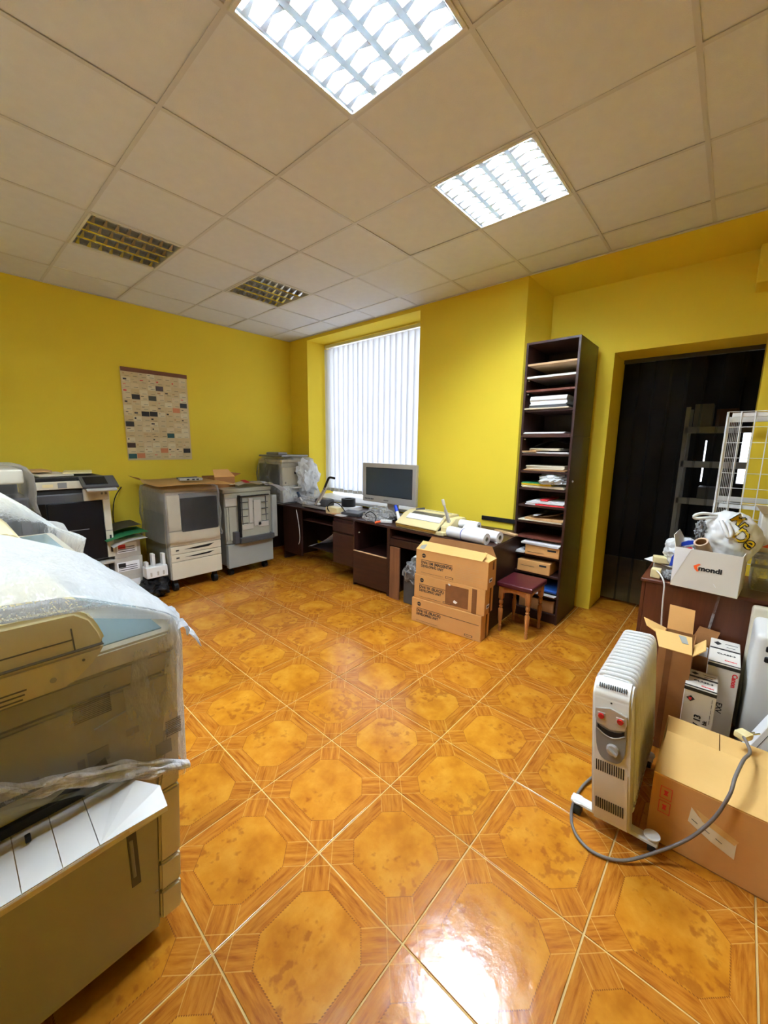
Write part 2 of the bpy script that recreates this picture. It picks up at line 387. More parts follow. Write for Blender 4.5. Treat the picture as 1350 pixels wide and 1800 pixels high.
# ceiling: slab above, panels and grid bars below
ce = struct('ceiling', MB().box(-.15, WX+.15, WY-.15, 1.2, 3.16, 3.3, 0), M_ceil)
gx = [.49+.6*i for i in range(0, 11)]; gy = [-.32-.6*j for j in range(0, 10)]
lit = {}
LP = {(5, 3): 'A', (5, 1): 'B', (1, 3): 'C', (1, 1): 'D'}   # panel cells taken by the luminaires
xs = [0]+gx+[WX]; ys = [0]+gy+[WY]
full = MB().box(-.2925, .2925, -.2925, .2925, 0, .014, .0); pm = None
for i in range(len(xs)-1):
    for j in range(len(ys)-1):
        x0, x1, y1, y0 = xs[i], xs[i+1], ys[j], ys[j+1]
        if x1-x0 < .02 or y1-y0 < .02: continue
        if (i-1, j-1) in [(5, 3), (5, 1), (1, 3), (1, 1), (3, 5)]: continue
        cx, cy = (x0+x1)/2, (y0+y1)/2
        if abs(x1-x0-.6) < .01 and abs(y1-y0-.6) < .01:
            if pm is None:
                o = make('ceiling_panel', full, M_ceil, ce); pm = o.data
            else:
                o = bpy.data.objects.new('ceiling_panel', pm); COL.objects.link(o); o.parent = ce
        else:
            w, d = (x1-x0)/2-.004, (y1-y0)/2-.004
            o = make('ceiling_panel', MB().box(-w, w, -d, d, 0, .014, 0), M_ceil, ce)
        o.location = (cx, cy, H+.001+random.uniform(0, .003)); o.rotation_euler = (random.uniform(-.004, .004), random.uniform(-.004, .004), 0)
for x in gx:
    make('grid_bar', MB().box(x-.010, x+.010, WY, 0, H-.0015, H+.0015, 0), M_bar, ce)
for y in gy:
    make('grid_bar', MB().box(0, WX, y-.010, y+.010, H-.0014, H+.0014, 0), M_bar, ce)
for nm, a in (('x', (0, .02, WY, 0)), ('y', (0, 3.466, -.02, 0)), ('z', (3.466, WX, -.02, .004))):
    make('edge_trim', MB().box(a[0], a[1], a[2], a[3], H-.004, H+.0005, 0), M_bar, ce)

# window: niche, frame, panes, sill, blind
M_pvc = mat('white_window_frame', (.82, .83, .84), .3, bump=0)
wf = MB()
for a in ((.40, .47, .80, 2.90), (2.25, 2.32, .80, 2.90)): wf.box(a[0], a[1], .40, .46, a[2], a[3], .004)
for z0, z1 in ((.80, .87), (2.83, 2.90)): wf.box(.40, 2.32, .40, .46, z0, z1, .004)
wn = struct('window_1', wf, M_pvc)
make('pane', MB().box(.47, 2.25, .425, .431, .87, 2.83, 0), M_glass, wn)
struct('trim_1', MB().box(.38, 2.335, -.05, .42, .74, .775, .008, seg=2), M_whitepaint)
bl = T('vertical_blind', 'white vertical fabric blind hanging in the tall window', 'blind', (1.36, .32, 2.88))
bl.part('headrail', MB().box(.415, 2.305, .295, .345, 2.845, 2.885, .006), M_whitepaint)
bl.part('chain', MB().tube([(.45, .30, 2.85), (.45, .30, 1.5), (.46, .30, .95)], .003, 6), M_whitepaint)
nsl = 20
for k in range(nsl):
    x = .455+k*.0945; a = R(14+random.uniform(-5, 5)); dx, dy = .054*math.cos(a), .054*math.sin(a); zb = .83+random.uniform(-.006, .006)
    def fn(u, v, x=x, dx=dx, dy=dy, zb=zb, k=k):
        t = (u-.5)*2; z = zb+(2.835-zb)*v
        return (x+dx*t, .32+dy*t+.006*(1-t*t)+.004*math.sin(v*3+k), z)
    bl.part('slat', MB().grid(4, 10, fn, .0008), M_blind, smooth=True)
    bl.part('slat_weight', MB().box(x-.042, x+.042, .316, .324, zb-.004, zb+.035, .002, Matrix.Rotation(a, 3, 'Z').to_4x4()), M_warmgrey)

# doorway: curtain strips, dark room behind
dr = MB()
dr.box(3.4, 3.45, .76, 2.7, 0, 2.9, 0); dr.box(5.75, 5.8, .76, 2.7, 0, 2.9, 0); dr.box(3.4, 5.8, .76, 2.7, 2.85, 2.9, 0)
dr.box(3.4, 4.682, 2.65, 2.7, 0, 2.9, 0); dr.box(4.700, 5.015, 2.65, 2.7, 0, 2.9, 0); dr.box(5.085, 5.8, 2.65, 2.7, 0, 2.9, 0)
dr.box(4.6, 5.2, 2.65, 2.7, 0, 1.10, 0); dr.box(4.6, 4.8, 2.65, 2.7, 1.60, 2.9, 0); dr.box(4.9, 5.2, 2.65, 2.7, 1.74, 2.9, 0)
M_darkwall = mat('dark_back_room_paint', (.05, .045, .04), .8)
struct('wall_rear_room', dr, M_darkwall)
struct('trim_2', MB().box(4.11, 5.05, .715, .75, 2.25, 2.285, .003), M_darkgrey)
dc = T('strip_curtain', 'smoked plastic strip curtain hanging in the doorway', 'curtain', (4.58, .72, 2.25))
for k in range(8):
    x0 = 4.115+k*.117; dy = .012*(k % 2)
    def fn(u, v, x0=x0, dy=dy, k=k):
        return (x0+.135*u, .725+dy+.010*math.sin(u*math.pi)*(1 if k % 2 else -1)+.010*noise.noise(Vector((k*2.3, u*1.2, v*5)))*(1-v), .02+2.235*v)
    dc.part('strip', MB().grid(6, 30, fn, .002), M_strip, smooth=True)
rk = T('metal_shelving', 'white metal shelving standing in the dark room behind the curtain', 'shelving', (4.9, 2.1, 0))
for x in (4.53, 5.5):
    rk.part('post', MB().box(x-.02, x+.02, 1.98, 2.02, 0, 1.95, .002), M_whitepaint); rk.part('post', MB().box(x-.02, x+.02, 2.36, 2.40, 0, 1.95, .002), M_whitepaint)
for z in (.45, .92, 1.33, 1.70):
    rk.part('shelf', MB().box(4.52, 5.5, 1.98, 2.0, z-.035, z+.035, .003).box(4.52, 5.5, 2.0, 2.40, z-.01, z, .002), M_whitepaint)
for k, (x, w, z, h, m) in enumerate(((4.66, .16, 1.73, .28, M_warmgrey), (4.86, .18, 1.73, .22, M_cardd), (4.80, .2, .95, .16, M_midgrey))):
    solo('storage_box', MB().box(x-w/2, x+w/2, 2.04, 2.3, z-.03, z-.03+h, .004), m, ['grey carton on the top shelf behind the curtain', 'brown carton on the top shelf behind the curtain', 'dark grey carton on the middle shelf behind the curtain'][k], 'box', (x, 2.17, z))

# ================================================================== LUMINAIRES
def louvremat():
    g = G('milky_louvre'); n = g.noise(g.coord(), 5, 2); g.set(g.p.inputs['Base Color'], g.mix(n, (.62, .68, .74), (.70, .76, .82))); g.p.inputs['Roughness'].default_value = .3
    tl = g.node('ShaderNodeBsdfTranslucent'); tl.inputs[0].default_value = (.8, .9, .95, 1); mx = g.node('ShaderNodeMixShader'); mx.inputs[0].default_value = .10
    g.l.new(g.p.outputs[0], mx.inputs[1]); g.l.new(tl.outputs[0], mx.inputs[2]); g.l.new(mx.outputs[0], g.out.inputs['Surface']); return g.m
M_louvre = louvremat()
def lum(x0, y0, on, label, warm=False):
    t = T('ceiling_light', label, 'ceiling light', (x0+.3, y0+.3, H), group=None)
    cx, cy = x0+.3, y0+.3
    fr = MB(); e = .295; w = .018
    for a in ((-e, e, -e, -e+w), (-e, e, e-w, e), (-e, -e+w, -e+w, e-w), (e-w, e, -e+w, e-w)): fr.box(cx+a[0], cx+a[1], cy+a[2], cy+a[3], H-.006, H+.012, .002)
    t.part('frame', fr, M_whitepaint)
    hs = MB(); e2 = .285
    hs.box(cx-e2, cx+e2, cy-e2, cy+e2, H+.098, H+.10, 0)
    for a in ((-e2, e2, -e2, -e2+.003), (-e2, e2, e2-.003, e2), (-e2, -e2+.003, -e2, e2), (e2-.003, e2, -e2, e2)): hs.box(cx+a[0], cx+a[1], cy+a[2], cy+a[3], H, H+.10, 0)
    t.part('housing', hs, M_whitepaint)
    refl = M_louvre if on else M_chrome; hb = .029 if on else .045
    for k in range(4):
        xx = cx-.21+k*.14
        t.part('tube', MB().cyl((xx, cy-.27, H+(.045 if on else .068)), (xx, cy+.27, H+(.045 if on else .068)), .013, n=12), M_tube if on else M_white, smooth=True)
    for k in range(5):     # long reflector blades, wedge-shaped
        xx = cx-.28+k*.14
        t.part('reflector_blade', MB().prism([(xx-.014, H+.004), (xx+.014, H+.004), (xx+.003, H+hb+.004), (xx-.003, H+hb+.004)], 'y', cy-.277, cy+.277), refl)
    for k in range(4):
        for q in range(8):
            yy = cy-.245+q*.07; xa, xb = cx-.28+k*.14+.012, cx-.28+(k+1)*.14-.012
            b = MB(); n = 4
            for xm in ((xa, (xa+xb)/2), ((xa+xb)/2, xb)):
                zi = H+.002+hb*.45; zl, zr = (H+.002, zi) if xm[0] == xa else (zi, H+.002)
                wl, wr = (.013, .004) if xm[0] == xa else (.004, .013)
                vs = [b.b.verts.new(p) for p in ((xm[0], yy-wl, zl), (xm[0], yy+wl, zl), (xm[0], yy, H+hb), (xm[1], yy-wr, zr), (xm[1], yy+wr, zr), (xm[1], yy, H+hb))]
                for f in ((0, 1, 4, 3), (1, 2, 5, 4), (2, 0, 3, 5), (0, 2, 1), (3, 4, 5)): b.b.faces.new([vs[i] for i in f])
            t.part('cross_blade', b, refl)
    return t
lum(3.49, -2.72, True, 'lit square louvred ceiling light at the top of the photo, nearest one')
lum(3.49, -1.52, True, 'lit square louvred ceiling light farther back, towards the doorway')
lum(2.29, -3.92, True, 'added fill light built as a louvred ceiling light, unseen over the covered copiers')  # extra fitting out of view, added to brighten the left side
lum(1.09, -2.72, False, 'unlit mirror louvre ceiling light on the left, reflecting orange')
lum(1.09, -1.52, False, 'unlit mirror louvre ceiling light nearest the window corner')

# ================================================================== POSTER OF CARDS
po = T('card_poster', 'board covered with rows of small cards hung on the yellow wall', 'poster', (.001, -1.81, 1.30))
po.part('board', MB().box(.002, .008, -2.155, -1.475, 1.305, 2.285, .001), mat('poster_board', (.74, .60, .34), .8))
po.part('top_strip', MB().box(.006, .012, -2.15, -1.473, 2.245, 2.288, .001), mat('brown_strip', (.20, .07, .03), .6))
M_board = mat('cream_board', (.76, .62, .36), .8)
Mcards = [M_board, mat('pale_card', (.82, .68, .42), .7), mat('buff_card', (.74, .58, .30), .7), mat('white_card', (.86, .76, .52), .7)]
Mdk = [M_ink, mat('dark_teal_card', (.01, .09, .10), .5), mat('dark_brown_card', (.06, .03, .025), .6), mat('olive_card', (.07, .07, .05), .6)]
Msp = mat('orange_card', (.70, .25, .10), .6)
ncol, nrow = 8, 16; special = {(1, 4): 0, (3, 4): 3, (7, 5): 0, (2, 7): 0, (3, 7): 0, (0, 9): 0, (0, 13): 2, (0, 15): 1, (7, 14): 0, (5, 11): 1, (4, 2): 2}
for c in range(ncol):
    for r in range(nrow):
        y = -2.11+c*.0825+random.uniform(-.004, .004); z = 2.215-r*.0575+random.uniform(-.003, .003)
        m = Mdk[special[(c, r)]] if (c, r) in special else (Msp if (c, r) in ((1, 15), (6, 6), (4, 14)) else random.choice(Mcards))
        po.part('card', MB().box(.0085, .0098+random.uniform(0, .001), y-.039, y+.039, z-.026, z+.026, 0), m)
        if m in Mcards:
            k = random.random()
            if k < .5: po.part('print', MB().box(.0108, .0113, y-.030, y-.030+random.uniform(.01, .035), z+random.uniform(-.004, .012), z+.014, 0), random.choice([M_greyink, M_ink, M_greyink, M_redp, M_kraft]))
            po.part('print', MB().box(.0108, .0112, y-.012, y+.030, z-.015, z-.012, 0), M_greyink)

# ================================================================== COPIERS ALONG THE LEFT WALL
def drape(x0, x1, y0, y1, rings, seed=0, n=72, amp=.012, fr=7, e=.35):
    """rings: (outset, z or function(theta)) from the crown outwards and down"""
    b = MB(); cx, cy = (x0+x1)/2, (y0+y1)/2; ax, ay = (x1-x0)/2, (y1-y0)/2; prev = None
    for k, (o, z) in enumerate(rings):
        cur = []
        for i in range(n):
            t = 2*math.pi*i/n; c, s_ = math.cos(t), math.sin(t)
            sx = math.copysign(abs(c)**e, c); sy = math.copysign(abs(s_)**e, s_)
            px = cx+(ax+o)*sx if o > -.9*ax else cx+(ax*.1)*sx; py = cy+(ay+o)*sy if o > -.9*ay else cy+(ay*.1)*sy
            px, py = max(px, .014+amp), min(py, -.014-amp); zz = z(px, py) if callable(z) else z
            d = noise.noise(Vector((px*fr, py*fr, zz*fr*.45+seed)))+.5*abs(noise.noise(Vector((px*fr*2.7, py*fr*2.7, zz*fr+seed))))
            nn = Vector((sx*.7, sy*.7, .25)); cur.append(b.b.verts.new(Vector((px, py, zz))+nn*d*amp))
        if prev:
            for i in range(n): b.b.faces.new((prev[i], prev[(i+1) % n], cur[(i+1) % n], cur[i]))
        else: b.b.faces.new(cur)
        prev = cur
    return b

# --- black-fronted copier on a low stand
t = T('low_stand', 'low dark stand under the black-fronted copier', 'stand', (.42, -2.80, 0))
t.part('top', MB().box(.06, .80, -3.09, -2.56, .40, .425, .004), M_warmgrey)
for x in (.08, .74):
    for y in (-3.07, -2.60): t.part('leg', MB().box(x, x+.03, y, y+.03, 0, .40, .003), M_black)
t.part('shelf', MB().box(.08, .76, -3.06, -2.58, .12, .14, .003), M_dwood)
t = T('office_copier', 'copier with black front door and tilted touch panel, against the left wall', 'copier', (.42, -2.80, .425))
t.part('body', MB().box(.08, .75, -3.06, -2.545, .44, 1.06, .012, seg=2), M_darkgrey)
t.part('foot', MB().box(.12, .70, -3.02, -2.58, .425, .445, .003), M_black)
t.part('front_door', MB().box(.75, .768, -2.99, -2.605, .455, .985, .008, seg=2), M_deep)
t.part('front_door', MB().box(.75, .766, -3.055, -2.995, .455, .985, .004), M_deep)
t.part('door_line', MB().box(.768, .770, -2.86, -2.72, .735, .741, 0), M_midgrey)
t.part('side_trim', MB().box(.742, .765, -2.60, -2.545, .452, 1.06, .006, seg=2), M_cream)
t.part('side_trim', MB().box(.742, .767, -2.60, -2.547, .70, .704, 0), M_darkgrey)
t.part('corner_cover', MB().box(.70, .768, -2.735, -2.545, .985, 1.09, .008, seg=2), M_cream)
t.part('output_recess', MB().box(.30, .745, -3.05, -2.735, 1.0, 1.10, .004), M_blackmatte)
t.part('scanner_unit', MB().box(.08, .765, -3.06, -2.55, 1.10, 1.165, .008, seg=2), M_cream)
t.part('scanner_label', MB().box(.765, .767, -2.90, -2.84, 1.11, 1.155, 0), M_midgrey)
t.part('scanner_label', MB().box(.765, .767, -3.0, -2.93, 1.12, 1.145, 0), M_ivory)
t.part('lid', MB().box(.08, .74, -3.06, -2.56, 1.165, 1.20, .008, seg=2), M_black)
ro = Matrix.Rotation(R(28), 4, 'Y')
cpn = t.part('control_panel', MB().box(.75, .93, -2.76, -2.50, 1.14, 1.165, .01, ro, seg=2), M_darkgrey)
t.part('screen', MB().box(.775, .895, -2.735, -2.575, 1.165, 1.169, .001, ro, (.84, -2.63, 1.152)), M_deep, parent=cpn, label='dark grey touch screen')
t.part('panel_rim', MB().box(.905, .945, -2.74, -2.52, 1.085, 1.10, .007, ro, seg=2), M_silver, parent=cpn)
for y in (-2.60, -2.57): t.part('button', MB().box(.768, .771, y-.008, y+.008, 1.035, 1.055, .001), M_midgrey)
for z in (.50, .61): t.part('marking', MB().box(.765, .767, -2.575, -2.56, z, z+.05, 0), M_greyink)
for k, (x, y, w, d, m, a) in enumerate(((.40, -2.88, .26, .17, M_cream_paper, 5), (.45, -2.68, .18, .15, M_ivory, -12), (.30, -2.95, .2, .1, M_kraft, 3))):
    solo('paper_sheets', MB().box(-w, w*.9, -d*.8, d*.6, 0, .014, .002), m, ['cream papers on top of the black-fronted copier', 'yellowish papers behind the touch panel of the black-fronted copier', 'brown folder at the far left on the black-fronted copier'][k], 'papers', (x, y, 1.201+k*.0145), rz=R(a), local=True)

# --- paper cartons and clutter between the copiers
for k, (z0, z1, y0, y1, l) in enumerate(((0, .24, -2.56, -2.33, 'lowest white carton between the two copiers'), (.24, .42, -2.56, -2.325, 'middle white carton with a form printed on it'), (.42, .60, -2.55, -2.335, 'topmost white carton with red print'))):
    b = T('paper_carton', l, 'carton', (.6, -2.44, z0), 'white cartons stacked between the copiers')
    b.part('body', MB().box(.42, .76, y0, y1, z0+.001, z1, .003), M_warmgrey)
    b.part('label', MB().box(.76, .7615, y0+.02, y1-.03, z0+.05, z1-.04, 0), M_paper)
    b.part('print', MB().box(.7615, .7625, y0+.03, y0+.09, z1-.09, z1-.05, 0), [M_greyink, M_ink, M_redp][k])
    for q in range(3): b.part('print', MB().box(.7615, .7625, y0+.03, y1-.05, z0+.06+q*.02, z0+.066+q*.02, 0), M_greyink)
solo('document_tray', MB().grid(8, 4, lambda u, v: (.50+.36*v, -2.62+.34*u, .615+.03*math.sin(u*2.2)+.02*u), .006), M_greenp, 'green-edged folder lying on the white cartons', 'folder', (.68, -2.45, .61))
solo('document_folder', MB().grid(8, 4, lambda u, v: (.40+.34*v, -2.60+.30*u, .665+.05*math.sin(u*1.6)), .03), M_darkgrey, 'black folder on top of the white cartons', 'folder', (.6, -2.45, .66))
solo('paper_sheet', MB().grid(8, 4, lambda u, v: (.62+.26*v, -2.58+.28*u, .604-.05*(1-u)**3+.002), .001), M_paper, 'curled white sheet under the green folder', 'paper', (.7, -2.45, .6))
t = T('plastic_bracket', 'white plastic bracket with three prongs on the black bag', 'bracket', (.88, -2.25, .20))
t.part('base', MB().box(.80, .92, -2.35, -2.16, .21, .32, .012, seg=2), M_white)
for y, h in ((-2.33, .05), (-2.27, .12), (-2.18, .11)): t.part('prong', MB().box(.83, .89, y-.014, y+.014, .31, .32+h, .006, seg=2), M_white)
for y in (-2.31, -2.25, -2.20): t.part('groove', MB().box(.919, .923, y-.008, y+.008, .23, .27, .002), M_warmgrey)
solo('black_bag', MB().blob((.80, -2.26, .10), (.17, .13, .105), .3, 5, 4, 3, flat=-.098, sharp=True), M_black, 'crumpled black bag on the floor beside the filmed copier', 'bag', (.80, -2.26, 0), True)

# --- copier under clear film with cardboard on top
t = T('office_copier', 'grey copier with three paper drawers wrapped in clear film', 'copier', (.55, -1.86, 0))
t.part('body', MB().box(.22, .885, -2.125, -1.60, .13, 1.02, .014, seg=2), M_warmgrey)
for x in (.28, .82):
    for y in (-2.07, -1.66): t.part('caster', MB().cyl((x, y-.02, .045), (x, y+.02, .045), .045, n=14).box(x-.02, x+.02, y-.02, y+.02, .08, .135, 0), M_black)
t.part('side_panel', MB().box(.26, .84, -2.133, -2.124, .30, .80, .004), M_greybeige)
ys0, ys1 = -2.118, -1.607
for a, b_ in ((.135, .315), (.32, .392), (.397, .475)): 
    d = t.part('drawer', MB().box(.885, .905, ys0, ys1, a, b_, .004), M_cream)
    if a > .3:
        t.part('handle', MB().prism([(-1.99, (a+b_)/2), (-1.87, a+.028), (-1.74, a+.03), (-1.68, b_-.02), (-1.85, b_-.028)], 'x', .9045, .9065), M_black, parent=d, label='dark scooped handle')
        t.part('marking', MB().box(.905, .906, -2.07, -2.04, a+.03, a+.045, 0), M_greyink, parent=d)
t.part('front_panel', MB().box(.885, .907, ys0, ys1, .480, .63, .005), M_cream)
t.part('front_panel', MB().box(.885, .907, ys0, -2.0, .635, .99, .005), M_cream)
t.part('front_panel', MB().box(.87, .90, -2.0, ys1, .635, 1.0, .005), M_midgrey)
t.part('display_recess', MB().box(.895, .915, -1.995, -1.625, .615, .955, .03, seg=3), M_deep, label='black rounded output opening')
t.part('top_cover', MB().box(.20, .86, -2.13, -1.60, 1.0, 1.05, .012, seg=2), M_cream)
solo('protective_film', drape(.26, .90, -2.15, -1.59, [(-.2, 1.075), (-.03, 1.075), (.02, 1.05), (.035, .98), (.03, .88), (.04, .76), (.03, .66), (.035, .60), (.05, .55), (.04, .52)], 3, amp=.018, fr=8), M_filmC, 'clear film over the copier with three drawers', 'plastic film', (.6, -1.87, .5), True)
t = T('cardboard_sheet', 'flat cardboard sheet laid across the filmed copier', 'cardboard', (.6, -1.8, 1.10))
def csh(u, v): 
    y = -2.20+.72*u; x = .10+1.0*v-.12*(1-u)*v
    return (x, y, 1.092+.018*math.sin(u*4)*v+.02*abs(u-.4)-.012*v+(.045*max(0, .12-u)/.12 if v < .5 else 0))
t.part('sheet', MB().grid(16, 10, csh, .005), M_card2)
t.part('crease', MB().box(.45, .453, -2.0, -1.5, 1.108, 1.109, 0), M_kraft)
t = T('metal_bracket', 'small grey metal rail with holes lying on the cardboard', 'bracket', (.8, -1.82, 1.11))
t.part('rail', MB().box(.72, .80, -1.93, -1.71, 1.115, 1.14, .004, Matrix.Rotation(R(-12), 4, 'Z')), M_silver)
t.part('lever', MB().box(.66, .69, -1.92, -1.72, 1.125, 1.145, .004, Matrix.Rotation(R(-6), 4, 'Z')), M_darkgrey)
for y in (-1.85, -1.80, -1.76): t.part('hole', MB().box(.798, .802, y-.012, y+.012, 1.122, 1.134, 0, Matrix.Rotation(R(-12), 4, 'Z'), (.76, -1.82, 1.12)), M_black)
solo('wall_cable', MB().tube([(.02, -2.25, 1.02), (.05, -2.33, .9), (.05, -2.36, .7), (.06, -2.34, .5), (.07, -2.3, .2)], .005), M_black, 'thin black cable hanging down the wall left of the filmed copier', 'cable', (.03, -2.3, .2), True)

# --- copier with its feed side open
t = T('office_copier', 'grey copier with open paper feed door, next to the desk', 'copier', (.55, -1.2, 0))
t.part('body', MB().box(.22, .80, -1.50, -.93, .12, .97, .01, seg=2), M_panelgrey)
for x in (.28, .76):
    for y in (-1.44, -1.0): t.part('caster', MB().cyl((x, y-.02, .04), (x, y+.02, .04), .04, n=14).box(x-.02, x+.02, y-.02, y+.02, .07, .125, 0), M_black)
t.part('base_panel', MB().box(.80, .862, -1.505, -.935, .105, .375, .005), M_panelgrey)
t.part('top_cover', MB().box(.20, .83, -1.52, -.92, .955, 1.0, .008, seg=2), M_greybeige)
t.part('front_frame', MB().box(.795, .835, -1.51, -.93, .385, .95, .006), M_greybeige)
for a in ((-1.50, -1.475, .42, .80), (-1.47, -1.38, .42, .80)): t.part('column', MB().box(.835, .85, a[0], a[1], a[2], a[3], .003), M_greybeige)
t.part('column', MB().box(.835, .858, -1.51, -1.37, .81, .90, .004), M_warmgrey)
fd = t.part('feed_door', MB().box(.835, .875, -1.35, -.99, .44, .91, .006, Matrix.Rotation(R(-4), 4, 'Y')), M_greybeige)
t.part('door_edge', MB().box(.86, .90, -1.37, -1.35, .42, .93, .002), M_black, parent=fd)
t.part('door_edge', MB().box(.86, .885, -1.36, -.98, .905, .918, .002), M_black, parent=fd)
for k in range(5): t.part('rib', MB().box(.872, .884, -1.34, -1.19 if k > 2 else -1.26, .52+k*.08, .528+k*.08, .001), M_darkgrey, parent=fd)
for k in range(4): t.part('rib', MB().box(.872, .884, -1.08, -1.0, .60+k*.075, .608+k*.075, .001), M_darkgrey, parent=fd)
for k in range(5): t.part('rib', MB().box(.872, .884, -1.33+k*.075, -1.324+k*.075, .47, .90 if k in (0, 4) else .55, .001), M_darkgrey, parent=fd)
for a in ((-1.25, -1.20, .60, .89), (-1.19, -1.10, .56, .86), (-1.34, -1.20, .53, .59), (-1.14, -1.0, .54, .60)): t.part('flap', MB().box(.875, .892, a[0], a[1], a[2], a[3], .003), M_warmgrey, parent=fd)
t.part('roller_tray', MB().box(.83, .93, -1.38, -.95, .385, .45, .01, seg=2), M_darkgrey)
t.part('roller_tray', MB().box(.83, .90, -1.44, -1.38, .385, .52, .006), M_darkgrey)
t.part('side_flap', MB().box(.80, .86, -.93, -.86, .38, .895, .01, Matrix.Rotation(R(0), 4, 'Z'), seg=2), M_panelgrey)
t = T('cardboard_box', 'small brown open box standing on the copier by the cardboard sheet', 'box', (.45, -1.36, 1.0))
def obox(t, x0, x1, y0, y1, z0, z1, m, th=.004):
    t.part('bottom', MB().box(x0, x1, y0, y1, z0, z0+th, 0), m)
    for a in ((x0, x0+th, y0, y1), (x1-th, x1, y0, y1), (x0+th, x1-th, y0, y0+th), (x0+th, x1-th, y1-th, y1)): t.part('side', MB().box(a[0], a[1], a[2], a[3], z0+th, z1, 0), m)
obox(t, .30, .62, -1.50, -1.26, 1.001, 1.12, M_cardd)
t.part('flap', MB().quad([(.62, -1.50, 1.12), (.62, -1.26, 1.12), (.52, -1.29, 1.20), (.52, -1.47, 1.20)], .004), M_card)
t.part('flap', MB().quad([(.30, -1.26, 1.12), (.62, -1.26, 1.12), (.60, -1.17, 1.15), (.32, -1.17, 1.15)], .004), M_cardd)
t = T('newspaper', 'crumpled magazine pages with red print on the open copier', 'newspaper', (.6, -1.1, 1.001))
t.part('page', MB().grid(16, 10, lambda u, v: (.42+.42*v, -1.34+.50*u, 1.012+.022*noise.noise(Vector((u*4, v*3, 1)))+.02+.03*abs(math.sin(u*5))*v-.07*max(0, u-.8)/.2*v), .002), M_cream_paper, True)
t.part('print', MB().grid(6, 4, lambda u, v: (.62+.2*v, -1.20+.07*u, 1.062+.022*noise.noise(Vector(((u*.14+.28)*4, (v*.5+.5)*3, 1)))), .001), M_redp, True)
t.part('page', MB().grid(10, 8, lambda u, v: (.66+.26*v, -.99+.26*u, 1.045+.012*math.sin(v*7+u*2)-.10*u*u-.02*v), .002), M_paper, True)

# --- copier in plastic on the desk corner
t = T('desktop_copier', 'small copier in a loose white bag on the desk in the corner', 'copier', (.33, -.34, .722))
t.part('body', MB().box(.07, .60, -.60, -.08, .735, 1.26, .015, seg=2), M_warmgrey)
t.part('foot', MB().box(.10, .57, -.57, -.11, .721, .737, 0), M_black)
t.part('dark_side', MB().box(.075, .55, -.612, -.598, .75, 1.24, .006), M_darkgrey)
t.part('front_panel', MB().box(.598, .615, -.60, -.10, .74, .96, .006), M_white)
t.part('front_panel', MB().box(.598, .615, -.60, -.10, .965, 1.20, .006), M_cream)
t.part('tray', MB().box(.60, .72, -.50, -.15, .93, .945, .005), M_white)
t.part('recess', MB().box(.612, .618, -.42, -.16, 1.11, 1.14, .002), M_darkgrey)
t.part('button', MB().cyl((.614, -.56, 1.0), (.620, -.56, 1.0), .010), M_darkgrey)
t.part('lid', MB().box(.06, .60, -.60, -.08, 1.26, 1.30, .012, seg=2), M_cream)
solo('document_cover', MB().box(-.22, .22, -.24, .24, 0, .025, .01, seg=2).box(-.10, .14, -.22, -.06, .02, .06, .02, seg=2), M_midgrey, 'dark grey tray lid lying on top of the bagged copier', 'tray', (.36, -.40, 1.335), rz=R(8), local=True)
solo('plastic_bag', drape(.05, .60, -.61, -.06, [(-.22, 1.325), (-.03, 1.325), (.015, 1.30), (.03, 1.20), (.05, 1.10), (.04, 1.0), (.07, .92), (.09, .86), (.12, .80), (.16, .745)], 11, amp=.035, fr=6), M_filmB, 'loose translucent bag pulled over the small desk copier', 'plastic bag', (.33, -.33, .74), True)
solo('plastic_bag', MB().blob((.70, -.26, 1.07), (.10, .17, .22), .35, 4, 4, 5, sharp=True), M_filmBag, 'white bunched bag hanging at the right of the small desk copier', 'plastic bag', (.70, -.26, 1.0), True)

